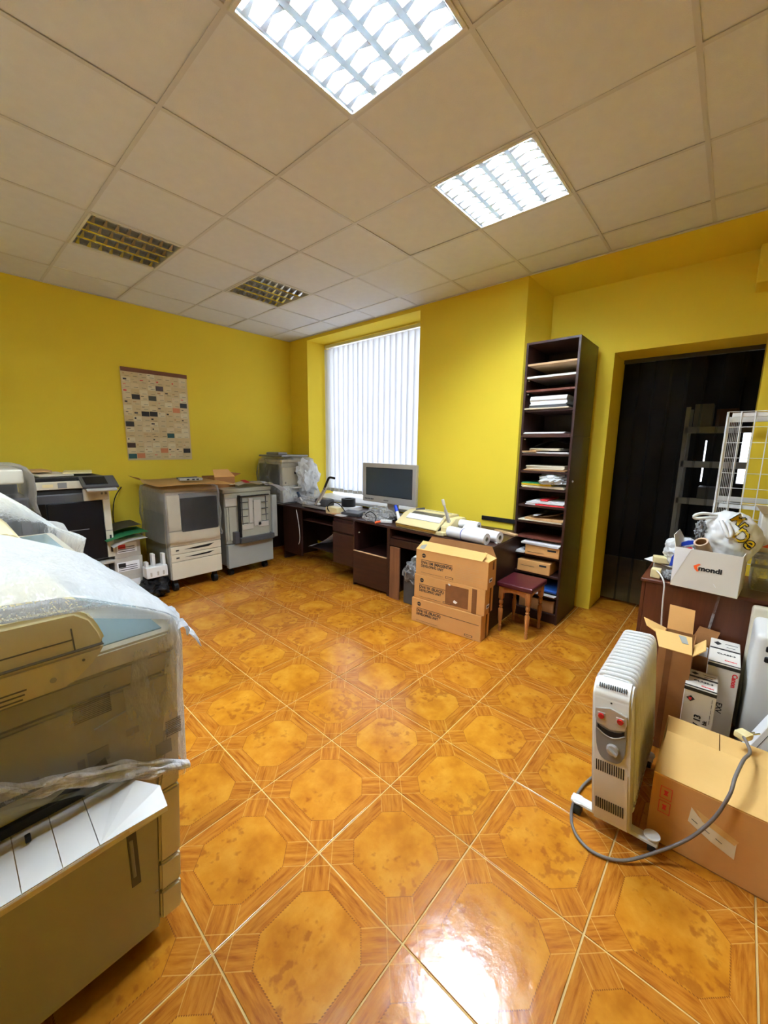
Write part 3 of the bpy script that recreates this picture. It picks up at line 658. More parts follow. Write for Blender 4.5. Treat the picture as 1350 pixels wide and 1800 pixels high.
# ================================================================== BIG COPIERS IN THE LEFT FOREGROUND
def big_copier(X, label, dx=.62, detail=True, top=.98):
    t = T('office_copier', label, 'copier', (X-dx/2, -3.6, 0))
    yr = -3.16; yl = -4.35
    def slab(name, x0, x1, z0, z1, m, y_top, y_bot, par=None, lab=None):
        b = MB()
        b.prism([(yl, z0), (y_bot, z0), (y_top, z1), (yl, z1)], 'x', x0, x1)
        es = [e for e in b.b.edges]; bmesh.ops.bevel(b.b, geom=es, offset=.006, segments=2, affect='EDGES')
        return t.part(name, b, m, label=lab, parent=par)
    def yr_(z): return -3.205+.05*(z-.07)/.9
    t.part('base_frame', MB().box(X-dx+.03, X-.03, yl+.03, -3.26, .06, .14, 0), M_black)
    for x in (X-dx+.08, X-.08):
        t.part('caster', MB().cyl((x, -3.32, .035), (x, -3.28, .035), .035, n=16), M_black)
        t.part('caster', MB().cyl((x, -4.2, .035), (x, -4.16, .035), .035, n=16), M_black)
    slab('body', X-dx, X-.02, .09, top-.03, M_greybeige, yr_(top)-.01, yr_(.09)-.01)
    slab('lower_side', X-.022, X, .075, .60, M_greybeige, yr_(.6)-.062, yr_(.08)-.062)
    slab('upper_side', X-.022, X, .605, .862, M_greybeige, yr_(.862)-.022, yr_(.605)-.045)
    slab('upper_side', X-.022, X, .868, .925, M_greybeige, yr_(.925)-.012, yr_(.868)-.02)
    slab('scanner_rim', X-dx, X+.004, .928, top, M_cream, yr_(top), yr_(.928))
    # front covers seen edge on, three drawers
    for z0, z1 in ((.085, .178), (.182, .272), (.277, .50), (.505, .68), (.685, .925)):
        b = MB(); y0a, y0b = yr_(z0)-.058, yr_(z1)-(.058 if z1 < .6 else .035)
        b.prism([(y0a, z0), (yr_(z0), z0), (yr_(z1), z1), (y0b, z1)], 'x', X-dx+.01, X-.003)
        bmesh.ops.bevel(b.b, geom=list(b.b.edges), offset=.006, segments=2, affect='EDGES'); t.part('front_cover', b, M_cream)
    t.part('gap', MB().box(X-.10, X-.01, -3.28, -3.262, .10, .55, 0), M_black)
    t.part('scanner_glass', MB().box(X-dx+.05, X-.03, -3.34, -3.185, top-.001, top+.003, .001), M_glassblue, label='bluish scanner glass')
    # document feeder
    f = MB(); f.prism([(yl, top+.002), (-3.345, top+.002), (-3.322, top+.03), (-3.328, top+.06), (-3.345, top+.10), (-3.375, top+.125), (yl, top+.15)], 'x', X-dx+.03, X+.012)
    bmesh.ops.bevel(f.b, geom=list(f.b.edges), offset=.010, segments=3, affect='EDGES'); fd = t.part('document_feeder', f, M_ivory, True)
    f = MB(); f.prism([(yl, top-.055), (-3.40, top-.050), (-3.345, top-.005), (-3.325, top+.028), (yl, top+.028)], 'x', X-.05, X+.022)
    bmesh.ops.bevel(f.b, geom=list(f.b.edges), offset=.008, segments=2, affect='EDGES'); t.part('feeder_base', f, M_ivory, True)
    t.part('seam', MB().prism([(-3.385, top+.02), (-3.382, top+.02), (-3.385, top+.085), (-3.388, top+.085)], 'x', X+.005, X+.0135), M_darkgrey, parent=fd)
    t.part('seam', MB().box(X+.005, X+.0135, yl, -3.385, top+.056, top+.059, 0), M_darkgrey, parent=fd)
    t.part('seam', MB().box(X+.005, X+.0235, yl, -3.33, top+.029, top+.031, 0), M_darkgrey, parent=fd)
    t.part('screw', MB().cyl((X+.02, -3.43, top-.02), (X+.024, -3.43, top-.02), .006), M_greybeige)
    t.part('screw', MB().cyl((X+.02, -3.372, top+.005), (X+.024, -3.372, top+.005), .003), M_darkgrey)
    for k in range(3): t.part('slot', MB().box(X+.021, X+.0235, -3.54, -3.475-.004*k, top-.022-.010*k, top-.019-.010*k, 0), M_darkgrey)
    if not detail: return t
    for k in range(11): t.part('vent_slot', MB().box(X-.001, X+.0012, -3.402, -3.325, .818+k*.0048, .8205+k*.0048, 0), M_darkgrey)
    for k in range(9): t.part('vent_slot', MB().box(X-.004, X-.0015, -3.205, -3.165, .69-k*.0055+.02, .6925-k*.0055+.02, 0), M_darkgrey)
    t.part('vent_slot', MB().box(X, X+.0012, -3.235, -3.195, .62, .66, 0), M_midgrey)
    for y, z, r in ((-3.33, .885, .006), (-3.275, .83, .007), (-3.255, .455, .005), (-3.268, .20, .005)): t.part('screw', MB().cyl((X-.001, y, z), (X+.0025, y, z), r, n=14), M_greybeige)
    t.part('raised_rib', MB().prism([(-3.36, .775), (-3.27, .797), (-3.265, .804), (-3.275, .806), (-3.365, .787)], 'x', X-.001, X+.006), M_greybeige)
    for a in ((-3.30, -3.27, .725, .745), (-3.385, -3.34, .69, .73), (-3.405, -3.39, .685, .72), (-3.51, -3.498, .70, .728), (-3.49, -3.475, .70, .73)):
        t.part('dark_socket', MB().box(X-.001, X+.002, a[0], a[1], a[2], a[3], .0005), M_midgrey)
    t.part('dark_slot', MB().prism([(-3.48, .645), (-3.35, .70), (-3.345, .672), (-3.46, .63)], 'x', X-.001, X+.002), M_darkgrey)
    hs = t.part('handle_recess', MB().box(X-.002, X+.002, -3.325, -3.302, .27, .452, .001), M_darkgrey)
    t.part('handle_grip', MB().box(X+.001, X+.005, -3.321, -3.312, .30, .42, .002), M_midgrey, parent=hs)
    # bypass tray, five moulded segments sloping down outwards
    ys_ = [-4.0, -3.72, -3.62, -3.54, -3.47, -3.405, -3.345, -3.30]
    ty = [-3.98, -3.83, -3.70, -3.60, -3.535, -3.47, -3.405, -3.345]
    for k in range(len(ty)-1):
        y0, y1 = ty[k]+.0012, ty[k+1]-.0006; last = k == len(ty)-2
        b = MB()
        if last:
            poly = [(X+.003, y0), (X+.15, y0), (X+.155, -3.265), (X+.10, -3.262), (X+.045, -3.300), (X+.02, -3.305), (X+.003, -3.33)]
        else: poly = [(X+.003, y0), (X+.15, y0), (X+.15, y1), (X+.003, y1)]
        def zt(x): 
            d = (x-X)/.15; return .622+.012*math.sin(d*math.pi)-.022*d
        A = [b.b.verts.new((x, y, zt(x))) for x, y in poly]; Bq = [b.b.verts.new((x, y, zt(x)-.014)) for x, y in poly]; n = len(poly)
        mid = None
        b.b.faces.new(A); b.b.faces.new(Bq[::-1])
        for i in range(n): b.b.faces.new((A[i], A[(i+1) % n], Bq[(i+1) % n], Bq[i]))
        t.part('bypass_tray', b, M_white)
    t.part('tray_slot', MB().box(X-.002, X+.012, -4.0, -3.32, .628, .652, .001), M_black)
    t.part('tray_edge', MB().box(X+.128, X+.152, -3.98, -3.27, .578, .598, .005, seg=2), M_cream)
    t.part('clip', MB().box(X+.04, X+.05, -3.515, -3.505, .62, .636, .001), M_black)
    return t
big_copier(3.85, 'large beige copier with a white bypass tray, nearest on the left under plastic')
def hemA(x, y): 
    t = (y+3.15)/-.4
    return .545+.19*max(0, min(1.3, t))+.012*math.sin(y*60)+.01*noise.noise(Vector((x*9, y*9, 2)))
def crownA(off):
    def z(x, y):
        r = max(0, min(1, (y+3.16)/-.35)); return .985+off+.195*r**.6+.012*noise.noise(Vector((x*5, y*5, 0)))
    return z
solo('protective_film', drape(3.24, 3.87, -4.36, -3.165, [(-.27, crownA(.05)), (-.10, crownA(.05)), (-.02, crownA(.035)), (.020, crownA(.012))], 21, n=140, amp=.02, fr=5, e=.16), M_filmTop, 'film painted white with caught light spread over the top of the nearest copier', 'plastic film', (3.55, -3.7, 1.0), True)
solo('protective_film', drape(3.24, 3.875, -4.36, -3.165, [(.024, crownA(.010)), (.028, crownA(-.05)), (.024, .86), (.020, .80), (.018, .73), (.016, lambda x, y: .5*(hemA(x, y)+.72)), (.014, hemA), (.012, lambda x, y: hemA(x, y)-.015)], 22, n=200, amp=.010, fr=11, e=.16), M_filmA, 'clear film hanging down the side of the nearest copier', 'plastic film', (3.55, -3.7, .7), True)
solo('protective_film', MB().grid(22, 12, lambda u, v: (3.60+.27*u, -3.165+.062*v*(1-.4*(1-u))+.02*noise.noise(Vector((u*6, v*4, 4))), 1.00+.045*math.sin(u*3)-.02-.075*v*v+.02*noise.noise(Vector((u*8, v*5, 9)))), .0006), M_filmTop, 'stiff flap of film painted white with caught light sticking out at the corner of the nearest copier', 'plastic film', (3.75, -3.15, 1.0), True)
hm = T('gathered_hem', 'bunched shiny lower hem of the film on the nearest copier', 'plastic film', (3.89, -3.6, .6))
for q in range(9):
    def hem(u, v, q=q):
        y = -4.2+1.035*u; a = v*2*math.pi; r = .0035+.006*abs(noise.noise(Vector((u*12, q*3.1, 0))))+.002*math.sin(u*90+q)
        z = .575+.19*max(0, min(1.3, (y+3.15)/-.4))+.003*math.sin(y*60)+.007*noise.noise(Vector((u*7, q*1.7, 3)))-.0065*(q-4)*(.35+.65*abs(math.sin(u*9+q*.3)))*min(1, (1-u)*6+.25)
        return (3.888+.012*noise.noise(Vector((u*9, q*2.3, 7)))+r*math.cos(a), y, z+r*1.3*math.sin(a))
    hm.part('fold', MB().grid(200, 8, hem), M_filmHem, True)
big_copier(2.70, 'second large beige copier behind the nearest one, only its top in view', detail=False)
solo('protective_film', drape(2.09, 2.72, -4.36, -3.18, [(-.25, 1.30), (-.12, lambda x, y: 1.22-.1*max(0, (y+3.35)/.17)), (-.03, lambda x, y: 1.17-.12*max(0, (y+3.35)/.17)), (.03, lambda x, y: 1.10-.05*max(0, (y+3.35)/.17)), (.045, 1.03), (.03, .98), (.02, .92), (.025, .80)], 31, n=120, amp=.05, fr=3.5, e=.2), M_filmB, 'crinkled clear film over the second large copier', 'plastic film', (2.4, -3.7, .9), True)
t = T('office_copier', 'older beige copier with dark front at the far left by the wall', 'copier', (.95, -3.6, 0))
t.part('body', MB().box(.62, 1.25, -4.2, -3.14, .08, 1.10, .015, seg=2), M_darkgrey)
t.part('caster', MB().box(.70, 1.18, -4.1, -3.2, 0, .085, .01), M_black)
t.part('scanner_unit', MB().box(.60, 1.27, -4.2, -3.155, 1.20, 1.30, .02, seg=3), M_cream)
t.part('column', MB().box(.62, .90, -4.2, -3.16, 1.09, 1.21, .004), M_darkgrey)
t.part('front_door', MB().box(1.25, 1.265, -4.1, -3.2, .15, 1.0, .01), M_black)
solo('protective_film', drape(.58, 1.27, -4.22, -3.15, [(-.25, 1.34), (-.03, 1.33), (.02, 1.31), (.05, 1.25), (.06, 1.15), (.05, 1.05), (.07, .95)], 41, n=100, amp=.04, fr=4, e=.25), M_filmB, 'clear film over the older copier at the far left', 'plastic film', (.95, -3.6, 1.0), True)

# ================================================================== DESK
t = T('computer_desk', 'long dark brown desk running under the window', 'desk', (2.1, -.4, 0))
t.part('desktop', MB().prism([(.04, -.655), (.45, -.62), (1.2, -.62), (1.6, -.655), (2.52, -.70), (3.02, -.73), (3.64, -.765), (3.60, -.20), (3.57, -.02), (.04, -.02)], 'z', .70, .72), M_dwoodh)
t.part('desk_end', MB().prism([(3.60, -.75), (3.62, -.75), (3.60, -.14), (3.58, -.14)], 'z', 0, .70), M_dwood)
t.part('back_panel', MB().box(.05, 3.55, -.06, -.045, .15, .69, 0), M_dwood)
t.part('side_panel', MB().box(.02, .045, -.63, -.04, 0, .70, .002), M_dwood)
t.part('corner_panel', MB().prism([(.60, -.60), (1.0, -.61), (1.0, -.59), (.60, -.58)], 'z', .10, .70), M_dwood)
t.part('corner_panel', MB().prism([(.60, -.60), (.62, -.60), (.62, -.05), (.60, -.05)], 'z', 0, .70), M_dwood)
t.part('keyboard_shelf', MB().box(1.0, 1.60, -.58, -.20, .56, .575, .002), M_dwoodh)
t.part('low_shelf', MB().box(1.0, 1.63, -.50, -.10, .20, .216, .002), M_dwood)
d = t.part('drawer_unit', MB().box(1.66, 2.0, -.655, -.10, .17, .69, .002), M_dwood)
t.part('drawer_front', MB().box(1.665, 1.995, -.675, -.656, .545, .655, .004), M_dwoodh, parent=d)
t.part('drawer_front', MB().box(1.665, 1.995, -.675, -.656, .18, .525, .004), M_dwoodh, parent=d)
cb = t.part('cupboard_side', MB().box(2.01, 2.03, -.69, -.08, 0, .70, .002), M_dwood)
t.part('cupboard_side', MB().box(2.50, 2.53, -.70, -.08, 0, .70, .002), M_dwood)
t.part('cupboard_shelf', MB().box(2.03, 2.50, -.67, -.08, .355, .372, .002), M_dwood)
t.part('cupboard_floor', MB().box(2.03, 2.50, -.66, -.08, .05, .065, .002), M_dwood)
t.part('cupboard_front', MB().box(2.025, 2.505, -.70, -.682, .03, .385, .004), M_dwoodh)
t.part('front_edge', MB().box(2.025, 2.49, -.703, -.68, .385, .391, .001), M_ply, label='bare pale edge of the cupboard front')
t.part('lock', MB().cyl((2.08, -.672, .585), (2.08, -.660, .585), .006), M_silver)
t.part('open_shelf', MB().box(2.53, 3.58, -.66, -.08, .60, .616, .002), M_dwoodh)
t.part('rail', MB().box(2.53, 3.58, -.69, -.67, .53, .60, .002), M_dwood)
solo('rolled_sheet', MB().grid(12, 8, lambda u, v: (1.05+.52*u, -.55+.38*v, .225+.27*u*(.5+.5*u)-.05*(v)*0+.012*math.sin(v*5)+.25*v*.0), .003), M_paper, 'large white sheet slumping on the low shelf under the desk', 'paper', (1.3, -.4, .22), True)
solo('wooden_plank', MB().box(2.545, 2.665, -.71, -.692, 0.001, .525, .002), M_plank, 'brown plank leaning upright beside the desk cupboard', 'plank', (2.6, -.70, 0))
t = T('waste_bin', 'dark bin with a clear bag over its rim under the desk', 'bin', (2.84, -.62, 0))
t.part('bin', MB().box(2.73, 2.97, -.72, -.50, .001, .36, .015, seg=2), M_darkgrey)
t.part('liner', MB().blob((2.84, -.64, .31), (.135, .12, .13), .3, 5, 4, 9, sharp=True), M_clear, True)
solo('paper_sheet', MB().box(-.12, .12, -.09, .09, 0, .003, 0), M_paper, 'white sheet lying on the bin under the desk', 'paper', (2.93, -.60, .475), rz=.3, local=True)
solo('hanging_cable', MB().tube([(.93, -.63, .69), (.99, -.64, .5), (.99, -.63, .33), (.95, -.62, .25)], .004), M_whitecable, 'thin pale cable hanging down the desk front near the corner', 'cable', (.93, -.63, .4), True)

# --- monitor
t = T('computer_monitor', 'silver flat monitor with dark screen in front of the window', 'monitor', (2.16, -.28, .722))
rz = Matrix.Rotation(R(0), 4, 'Z')
t.part('bezel', MB().box(1.775, 2.545, -.305, -.265, .862, 1.30, .008, seg=2), M_silver)
t.part('rear_case', MB().box(1.90, 2.42, -.268, -.20, .92, 1.24, .02, seg=2), M_darkgrey)
t.part('screen', MB().box(1.838, 2.488, -.308, -.304, .945, 1.245, .001), mat('blue_grey_screen', (.035, .045, .055), .25, bump=0))
t.part('screen_edge', MB().box(1.83, 2.496, -.3065, -.303, .937, 1.253, .001), M_black)
for k in range(6): t.part('button', MB().cyl((1.82+k*.024, -.309, .895), (1.82+k*.024, -.304, .895), .008, n=12), M_darkgrey)
t.part('nameplate', MB().box(2.10, 2.17, -.3065, -.3045, .893, .899, 0), M_greyink)
t.part('neck', MB().box(2.10, 2.24, -.25, -.20, .74, .95, .01), M_silver)
t.part('stand_base', MB().box(1.98, 2.36, -.34, -.12, .7215, .745, .015, seg=3), M_black)

# --- desk clutter
t = T('paper_cutter', 'grey guillotine with a white lever and black handle near the window', 'paper cutter', (1.25, -.38, .722))
t.part('bed', MB().box(.98, 1.48, -.58, -.20, .735, .765, .005), M_silver)
t.part('foot', MB().box(1.0, 1.46, -.56, -.22, .7215, .736, .002), M_black)
t.part('head', MB().box(1.20, 1.42, -.56, -.42, .765, .86, .03, seg=2), M_darkgrey)
t.part('lever', MB().prism([(1.27, .80), (1.31, .80), (1.475, 1.01), (1.455, 1.02)], 'y', -.60, -.575), M_white)
t.part('lever', MB().tube([(1.285, -.61, .79), (1.455, -.60, 1.01)], .012, smooth=False), M_silver)
t.part('handle', MB().tube([(1.44, -.60, .99), (1.51, -.60, 1.105), (1.545, -.60, 1.13), (1.62, -.60, 1.125)], .013), M_black, True)
t.part('knob', MB().cyl((1.33, -.615, .80), (1.33, -.58, .80), .014), M_white)
solo('adhesive_roll', MB().pipe((1.53, -.30, .766), (1.53, -.30, .86), .085, .045), M_black, 'wide black tape roll standing on the desk by the window', 'tape', (1.53, -.30, .722), True)
solo('notepad', MB().box(-.13, .13, -.10, .10, 0, .044, .002), M_paper, 'white pad of paper under the black tape roll', 'notepad', (1.53, -.29, .7205), rz=.1, local=True)
t = T('power_adapter', 'beige adapter block with a black cord on the desk edge', 'adapter', (1.63, -.60, .721))
t.part('body', MB().box(1.53, 1.72, -.66, -.55, .7215, .80, .008, seg=2), M_ivory)
t.part('cord', MB().tube([(1.60, -.665, .75), (1.585, -.68, .80), (1.64, -.66, .86), (1.72, -.62, .84), (1.80, -.60, .76), (1.82, -.58, .728)], .006), M_black, True)
t = T('cutting_blade_handle', 'blue-black handled tool standing up at the small desk copier', 'tool', (.98, -.60, .77))
t.part('handle', MB().tube([(.93, -.60, .91), (.97, -.60, .85)], .018, smooth=False), mat('navy_plastic', (.01, .03, .07), .4))
t.part('shaft', MB().tube([(.97, -.60, .85), (1.04, -.59, .775)], .010, smooth=False), M_white)
solo('plastic_bag', MB().blob((1.02, -.47, .80), (.30, .13, .05), .4, 6, 4, 13, flat=-.03, sharp=True), M_clear, 'crinkled clear wrapping spread over the guillotine', 'plastic bag', (1.02, -.47, .78), True)
solo('wooden_ruler', MB().box(-.26, .26, -.03, .03, 0, .012, .002), M_ply, 'wooden ruler lying aslant on the desk in front of the tape roll', 'ruler', (1.85, -.50, .735), rz=.75, local=True)
solo('paper_sheet', MB().grid(6, 4, lambda u, v: (1.72+.13*u, -.70+.12*v, .724+.03*v*(1-u)+.002), .001), M_paper, 'small white slip at the desk edge beside the beige adapter', 'paper', (1.78, -.65, .722))
solo('desk_phone', MB().box(-.12, .12, -.07, .07, 0, .04, .012, Matrix.Rotation(.1, 4, 'X'), seg=2), M_darkgrey, 'black box-shaped device lying left of the monitor foot', 'device', (1.86, -.54, .727), rz=.2, local=True)
solo('binder', MB().box(-.2, .2, -.10, .10, 0, .03, .006), M_black, 'black folder lying under the monitor', 'folder', (2.42, -.36, .7215), rz=-.12, local=True)
solo('plastic_bag', MB().blob((2.22, -.50, .775), (.17, .10, .075), .35, 5, 4, 17, flat=-.05, sharp=True), M_clear, 'clear crumpled bag under the right of the monitor', 'plastic bag', (2.22, -.50, .725), True)
solo('plastic_bag', MB().blob((2.20, -.62, .755), (.09, .06, .05), .35, 5, 4, 19, flat=-.03, sharp=True), M_clear, 'smaller clear bag at the desk edge below the monitor', 'plastic bag', (2.20, -.62, .725), True)
solo('black_cable', MB().tube([(2.20, -.66, .75), (2.20, -.69, .80), (2.27, -.69, .83), (2.33, -.68, .79), (2.33, -.69, .735)], .005), M_black, 'black cable loop at the desk edge in front of the monitor', 'cable', (2.26, -.68, .73), True)
solo('orange_marker', MB().cyl((2.335, -.70, .728), (2.375, -.66, .74), .012), M_orangep, 'tiny orange cap beside the clear bags', 'marker', (2.36, -.68, .725), True)
solo('white_connector', MB().box(-.06, .06, -.02, .02, 0, .03, .006, seg=2), M_white, 'white connector lying between the clear bags and the binder machine', 'connector', (2.40, -.60, .724), rz=.5, local=True)
t = T('glue_tube', 'blue-capped white tube leaning against the comb binder', 'tube', (2.50, -.52, .73))
t.part('tube', MB().cyl((2.55, -.57, .755), (2.49, -.54, .84), .018, .016), M_white, True)
t.part('cap', MB().cyl((2.49, -.54, .84), (2.45, -.52, .895), .020, .017), M_blue, True)
# comb binding machine
t = T('binding_machine', 'cream comb binding machine with a row of slots and a lever', 'binding machine', (2.9, -.55, .722), rz=-.08)
t.loc = Vector((2.9, -.55, .722))
t.part('base', MB().box(2.60, 3.17, -.70, -.35, .722, .755, .008, seg=2), M_ivory)
f = MB(); f.prism([(-.70, .755), (-.715, .765), (-.58, .855), (-.50, .878), (-.38, .875), (-.33, .80), (-.33, .755)], 'x', 2.60, 3.10); bmesh.ops.bevel(f.b, geom=list(f.b.edges), offset=.004, segments=2, affect='EDGES')
t.part('hood', f, M_ivory, label='sloping cream hood')
t.part('edge_strip', MB().box(2.61, 3.09, -.712, -.702, .738, .756, .002), mat('brass_strip', (.45, .28, .05), .35, metal=.5))
f = MB(); f.prism([(-.66, .722), (-.66, .80), (-.56, .86), (-.40, .86), (-.34, .80), (-.34, .722)], 'x', 3.11, 3.19); bmesh.ops.bevel(f.b, geom=list(f.b.edges), offset=.006, segments=2, affect='EDGES')
t.part('lever_housing', f, M_ivory)
t.part('side_gap', MB().prism([(-.69, .76), (-.60, .82), (-.60, .76)], 'x', 3.098, 3.108), M_black)
t.part('paper_table', MB().prism([(-.640, .816), (-.586, .853), (-.588, .858), (-.643, .821)], 'x', 2.68, 3.08), M_paper)
for k in range(21): t.part('slot', MB().prism([(-.585, .8535), (-.535, .8735), (-.536, .8770), (-.587, .8575)], 'x', 2.70+k*.0175, 2.706+k*.0175), M_darkgrey)
t.part('dial', MB().cyl((2.68, -.50, .878), (2.72, -.42, .884), .012), M_darkgrey)
t.part('top_slot', MB().box(2.74, 3.06, -.44, -.43, .874, .879, 0), M_greybeige)
t.part('lever_arm', MB().prism([(3.16, .79), (3.19, .79), (3.12, .94), (3.10, .94)], 'y', -.61, -.59), M_silver)
t.part('lever_arm', MB().tube([(3.115, -.60, .93), (3.09, -.60, 1.0)], .009, smooth=False), M_silver)
t.part('lever_grip', MB().tube([(3.095, -.60, .98), (3.075, -.60, 1.03)], .014, smooth=False), M_cream)
# paper rolls
def roll(loc, l, r, a, label, band=False):
    t = T('paper_roll', label, 'paper roll', loc, 'paper rolls on the desk end', rz=a, local=True)
    t.part('paper', MB().pipe((-l/2, 0, r), (l/2, 0, r), r, r*.42, 28), M_paper, True)
    t.part('core', MB().pipe((-l/2-.002, 0, r), (l/2+.002, 0, r), r*.42, r*.34, 20), M_greybeige, True)
    if band: t.part('band', MB().pipe((-.04, 0, r), (-.034, 0, r), r+.0012, r-.001, 28), M_blue, True)
roll((3.38, -.70, .721), .38, .047, -.13, 'front white paper roll with a thin dark band on the desk end', True)
roll((3.44, -.56, .721), .36, .046, -.18, 'white paper roll lying behind the banded one')
roll((3.28, -.50, .771), .20, .040, -.05, 'short white roll lying on top at the left of the roll pile')
solo('wooden_batten', MB().box(-.12, .12, -.02, .02, 0, .02, .003), M_ply, 'short wooden batten at the far right end of the desk', 'batten', (3.50, -.22, .721), rz=-.3, local=True)
solo('black_rail', MB().box(3.15, 3.60, -.018, -.002, .78, .82, .003), M_black, 'black rail fixed along the yellow wall above the desk end', 'rail', (3.4, -.01, .78))
solo('white_clip', MB().box(-.02, .02, -.006, .006, 0, .008, .002), M_white, 'tiny white clip on the desk in front of the paper rolls', 'clip', (3.60, -.62, .7205), rz=-.7, local=True)
solo('power_strip', MB().box(-.09, .09, -.025, .025, 0, .035, .008, seg=2), M_ivory, 'cream socket block behind the paper rolls', 'socket block', (3.22, -.30, .7205), rz=-.1, local=True)

# ================================================================== THREE CARTONS, STOOL
ang = R(3.8)
def brown_carton(z0, z1, dx, dy, label, l1, open_top=False):
    t = T('cardboard_carton', label, 'carton', (3.028+dx, -.974+dy, z0), 'brown cartons stacked in front of the desk', rz=ang, local=True)
    L, Wd, h = .636, .155, z1-z0
    if open_top:
        th = .004
        t.part('bottom', MB().box(0, L, 0, Wd, .001, th, 0), M_card)
        for a in ((0, th, 0, Wd), (L-th, L, 0, Wd), (th, L-th, 0, th), (th, L-th, Wd-th, Wd)): t.part('side', MB().box(a[0], a[1], a[2], a[3], th, h, 0), M_card)
        t.part('flap', MB().quad([(.0, 0, h), (L-.05, 0, h), (L-.03, .05, h+.055), (.035, .05, h+.065)], .004), M_card2)
        t.part('flap', MB().quad([(L, .0, h), (L, Wd, h), (L-.09, Wd-.02, h+.035), (L-.06, .03, h+.0)], .004), M_card2)
        t.part('flap', MB().quad([(.0, Wd, h), (L, Wd, h), (L-.045, Wd+.012, h+.085), (.05, Wd+.012, h+.085)], .004), M_cardd)
        t.part('flap', MB().quad([(0, 0, h), (0, Wd, h), (.06, Wd-.02, h+.02), (.06, .02, h+.02)], .004), M_card)
        t.part('tape', MB().quad([(.03, .003, h+.010), (.075, .003, h+.010), (.090, .045, h+.062), (.045, .045, h+.062)], .0008), M_panelgrey)
    else:
        t.part('body', MB().box(0, L, 0, Wd, .001, h-.001, .003), M_card)
        t.part('seam', MB().box(.01, L-.01, Wd/2-.001, Wd/2+.001, h-.001, h-.0005, 0), M_kraft)
    # print on the long front (faces -y)
    f = -.0012
    t.part('badge', MB().cyl((.075, .0005, h-.045), (.075, f, h-.045), .018, n=24), M_greyink)
    t.part('badge_line', MB().box(.061, .089, f-.0004, f, h-.047, h-.043, 0), M_card)
    t.part('rule', MB().box(.05, .34 if not z0 == 0 else .62, f, 0, h-.083, h-.0795, 0), M_greyink)
    text(l1, .034, M_greyink, t.o, (.05, -.0005, h-.115), (1, 0, 0), (0, 0, 1), bold=.0010, sx=.92)
    text('DEVELOPING UNIT', .029, M_greyink, t.o, (.05, -.0005, h-.143), (1, 0, 0), (0, 0, 1), bold=.0008, sx=.85)
    for q in range(1): t.part('small_print', MB().box(.05, .26, f, 0, .022, .0235, 0), M_greyink)
    t.part('number_box', MB().box(.28 if z0 else .50, .35 if z0 else .57, f, 0, .018, .034, 0), M_greyink)
    t.part('number_field', MB().box(.285 if z0 else .505, .345 if z0 else .565, f-.0004, f, .021, .031, 0), M_card)
    if open_top:
        for q in range(9): t.part('small_print', MB().box(.37, .37+(.18 if q % 3 else .10)+.008*q, f, 0, h-.06-.014*q, h-.0585-.014*q, 0), M_kraft)
    t.part('tape', MB().box(L-.0005, L+.0012, .085, .115, .0 if not open_top else h-.075, h-.01, 0), M_tape)
    if z0: 
        t.part('sticker', MB().box(L, L+.0015, .03, .085, .05, .08, 0), M_paper); t.part('sticker_code', MB().box(L+.0012, L+.002, .038, .077, .058, .07, 0), M_ink)
    return t
b3 = brown_carton(0, .215, 0, 0, 'bottom brown carton of the stack of three before the desk', 'DV611K (BLACK)')
b2 = brown_carton(.216, .428, .018, .006, 'middle brown carton of the stack, patched with brown tape', 'DV611K (BLACK)')
b2.part('tape_patch', MB().box(.30, .50, -.0016, 0, .02, .185, 0), M_tape); b2.part('tape_patch', MB().box(.53, .57, -.0016, 0, .0, .2, 0), M_tape)
b2.part('torn_spot', MB().prism([(.375, .045), (.395, .04), (.41, .055), (.385, .068), (.372, .06)], 'y', -.0026, -.001), M_paper)
b2.part('torn_spot', MB().prism([(.32, .19), (.33, .178), (.345, .183), (.33, .196)], 'y', -.0026, -.001), M_paper)
b1 = brown_carton(.429, .642, .030, .008, 'top brown carton of the stack, its flaps open', 'DV611M (MAGENTA)', True)

t = T('wooden_stool', 'stool with burgundy seat and turned orange wooden legs', 'stool', (3.80, -.50, 0))
t.part('seat', MB().box(3.645, 3.935, -.665, -.335, .385, .425, .014, seg=3), M_burg)
for x, y in ((3.90, -.635), (3.90, -.365), (3.68, -.635), (3.68, -.365)):
    pr = [(.011, 0), (.013, .03), (.009, .04), (.014, .05), (.009, .06), (.0165, .11), (.0185, .19), (.010, .205), (.017, .215), (.010, .228), (.017, .24), (.017, .26), (.011, .268), (.016, .28)]
    b = MB().lathe((x, y, 0), pr, 16); b.box(x-.018, x+.018, y-.018, y+.018, .28, .385, .002); t.part('leg', b, M_stoolw, True)
def apron(a0, a1, fixed, ax):
    n = 12; pts = []
    for i in range(n+1):
        u = i/n; pts.append((a0+(a1-a0)*u, .315+.035*math.sin(u*math.pi)**.5))
    pts += [(a1, .385), (a0, .385)]
    return MB().prism(pts, ax, fixed-.008, fixed+.008)
t.part('apron', apron(3.69, 3.89, -.635, 'y'), M_stoolw); t.part('apron', apron(3.69, 3.89, -.365, 'y'), M_stoolw)
t.part('apron', apron(-.62, -.38, 3.90, 'x'), M_stoolw); t.part('apron', apron(-.62, -.38, 3.68, 'x'), M_stoolw)

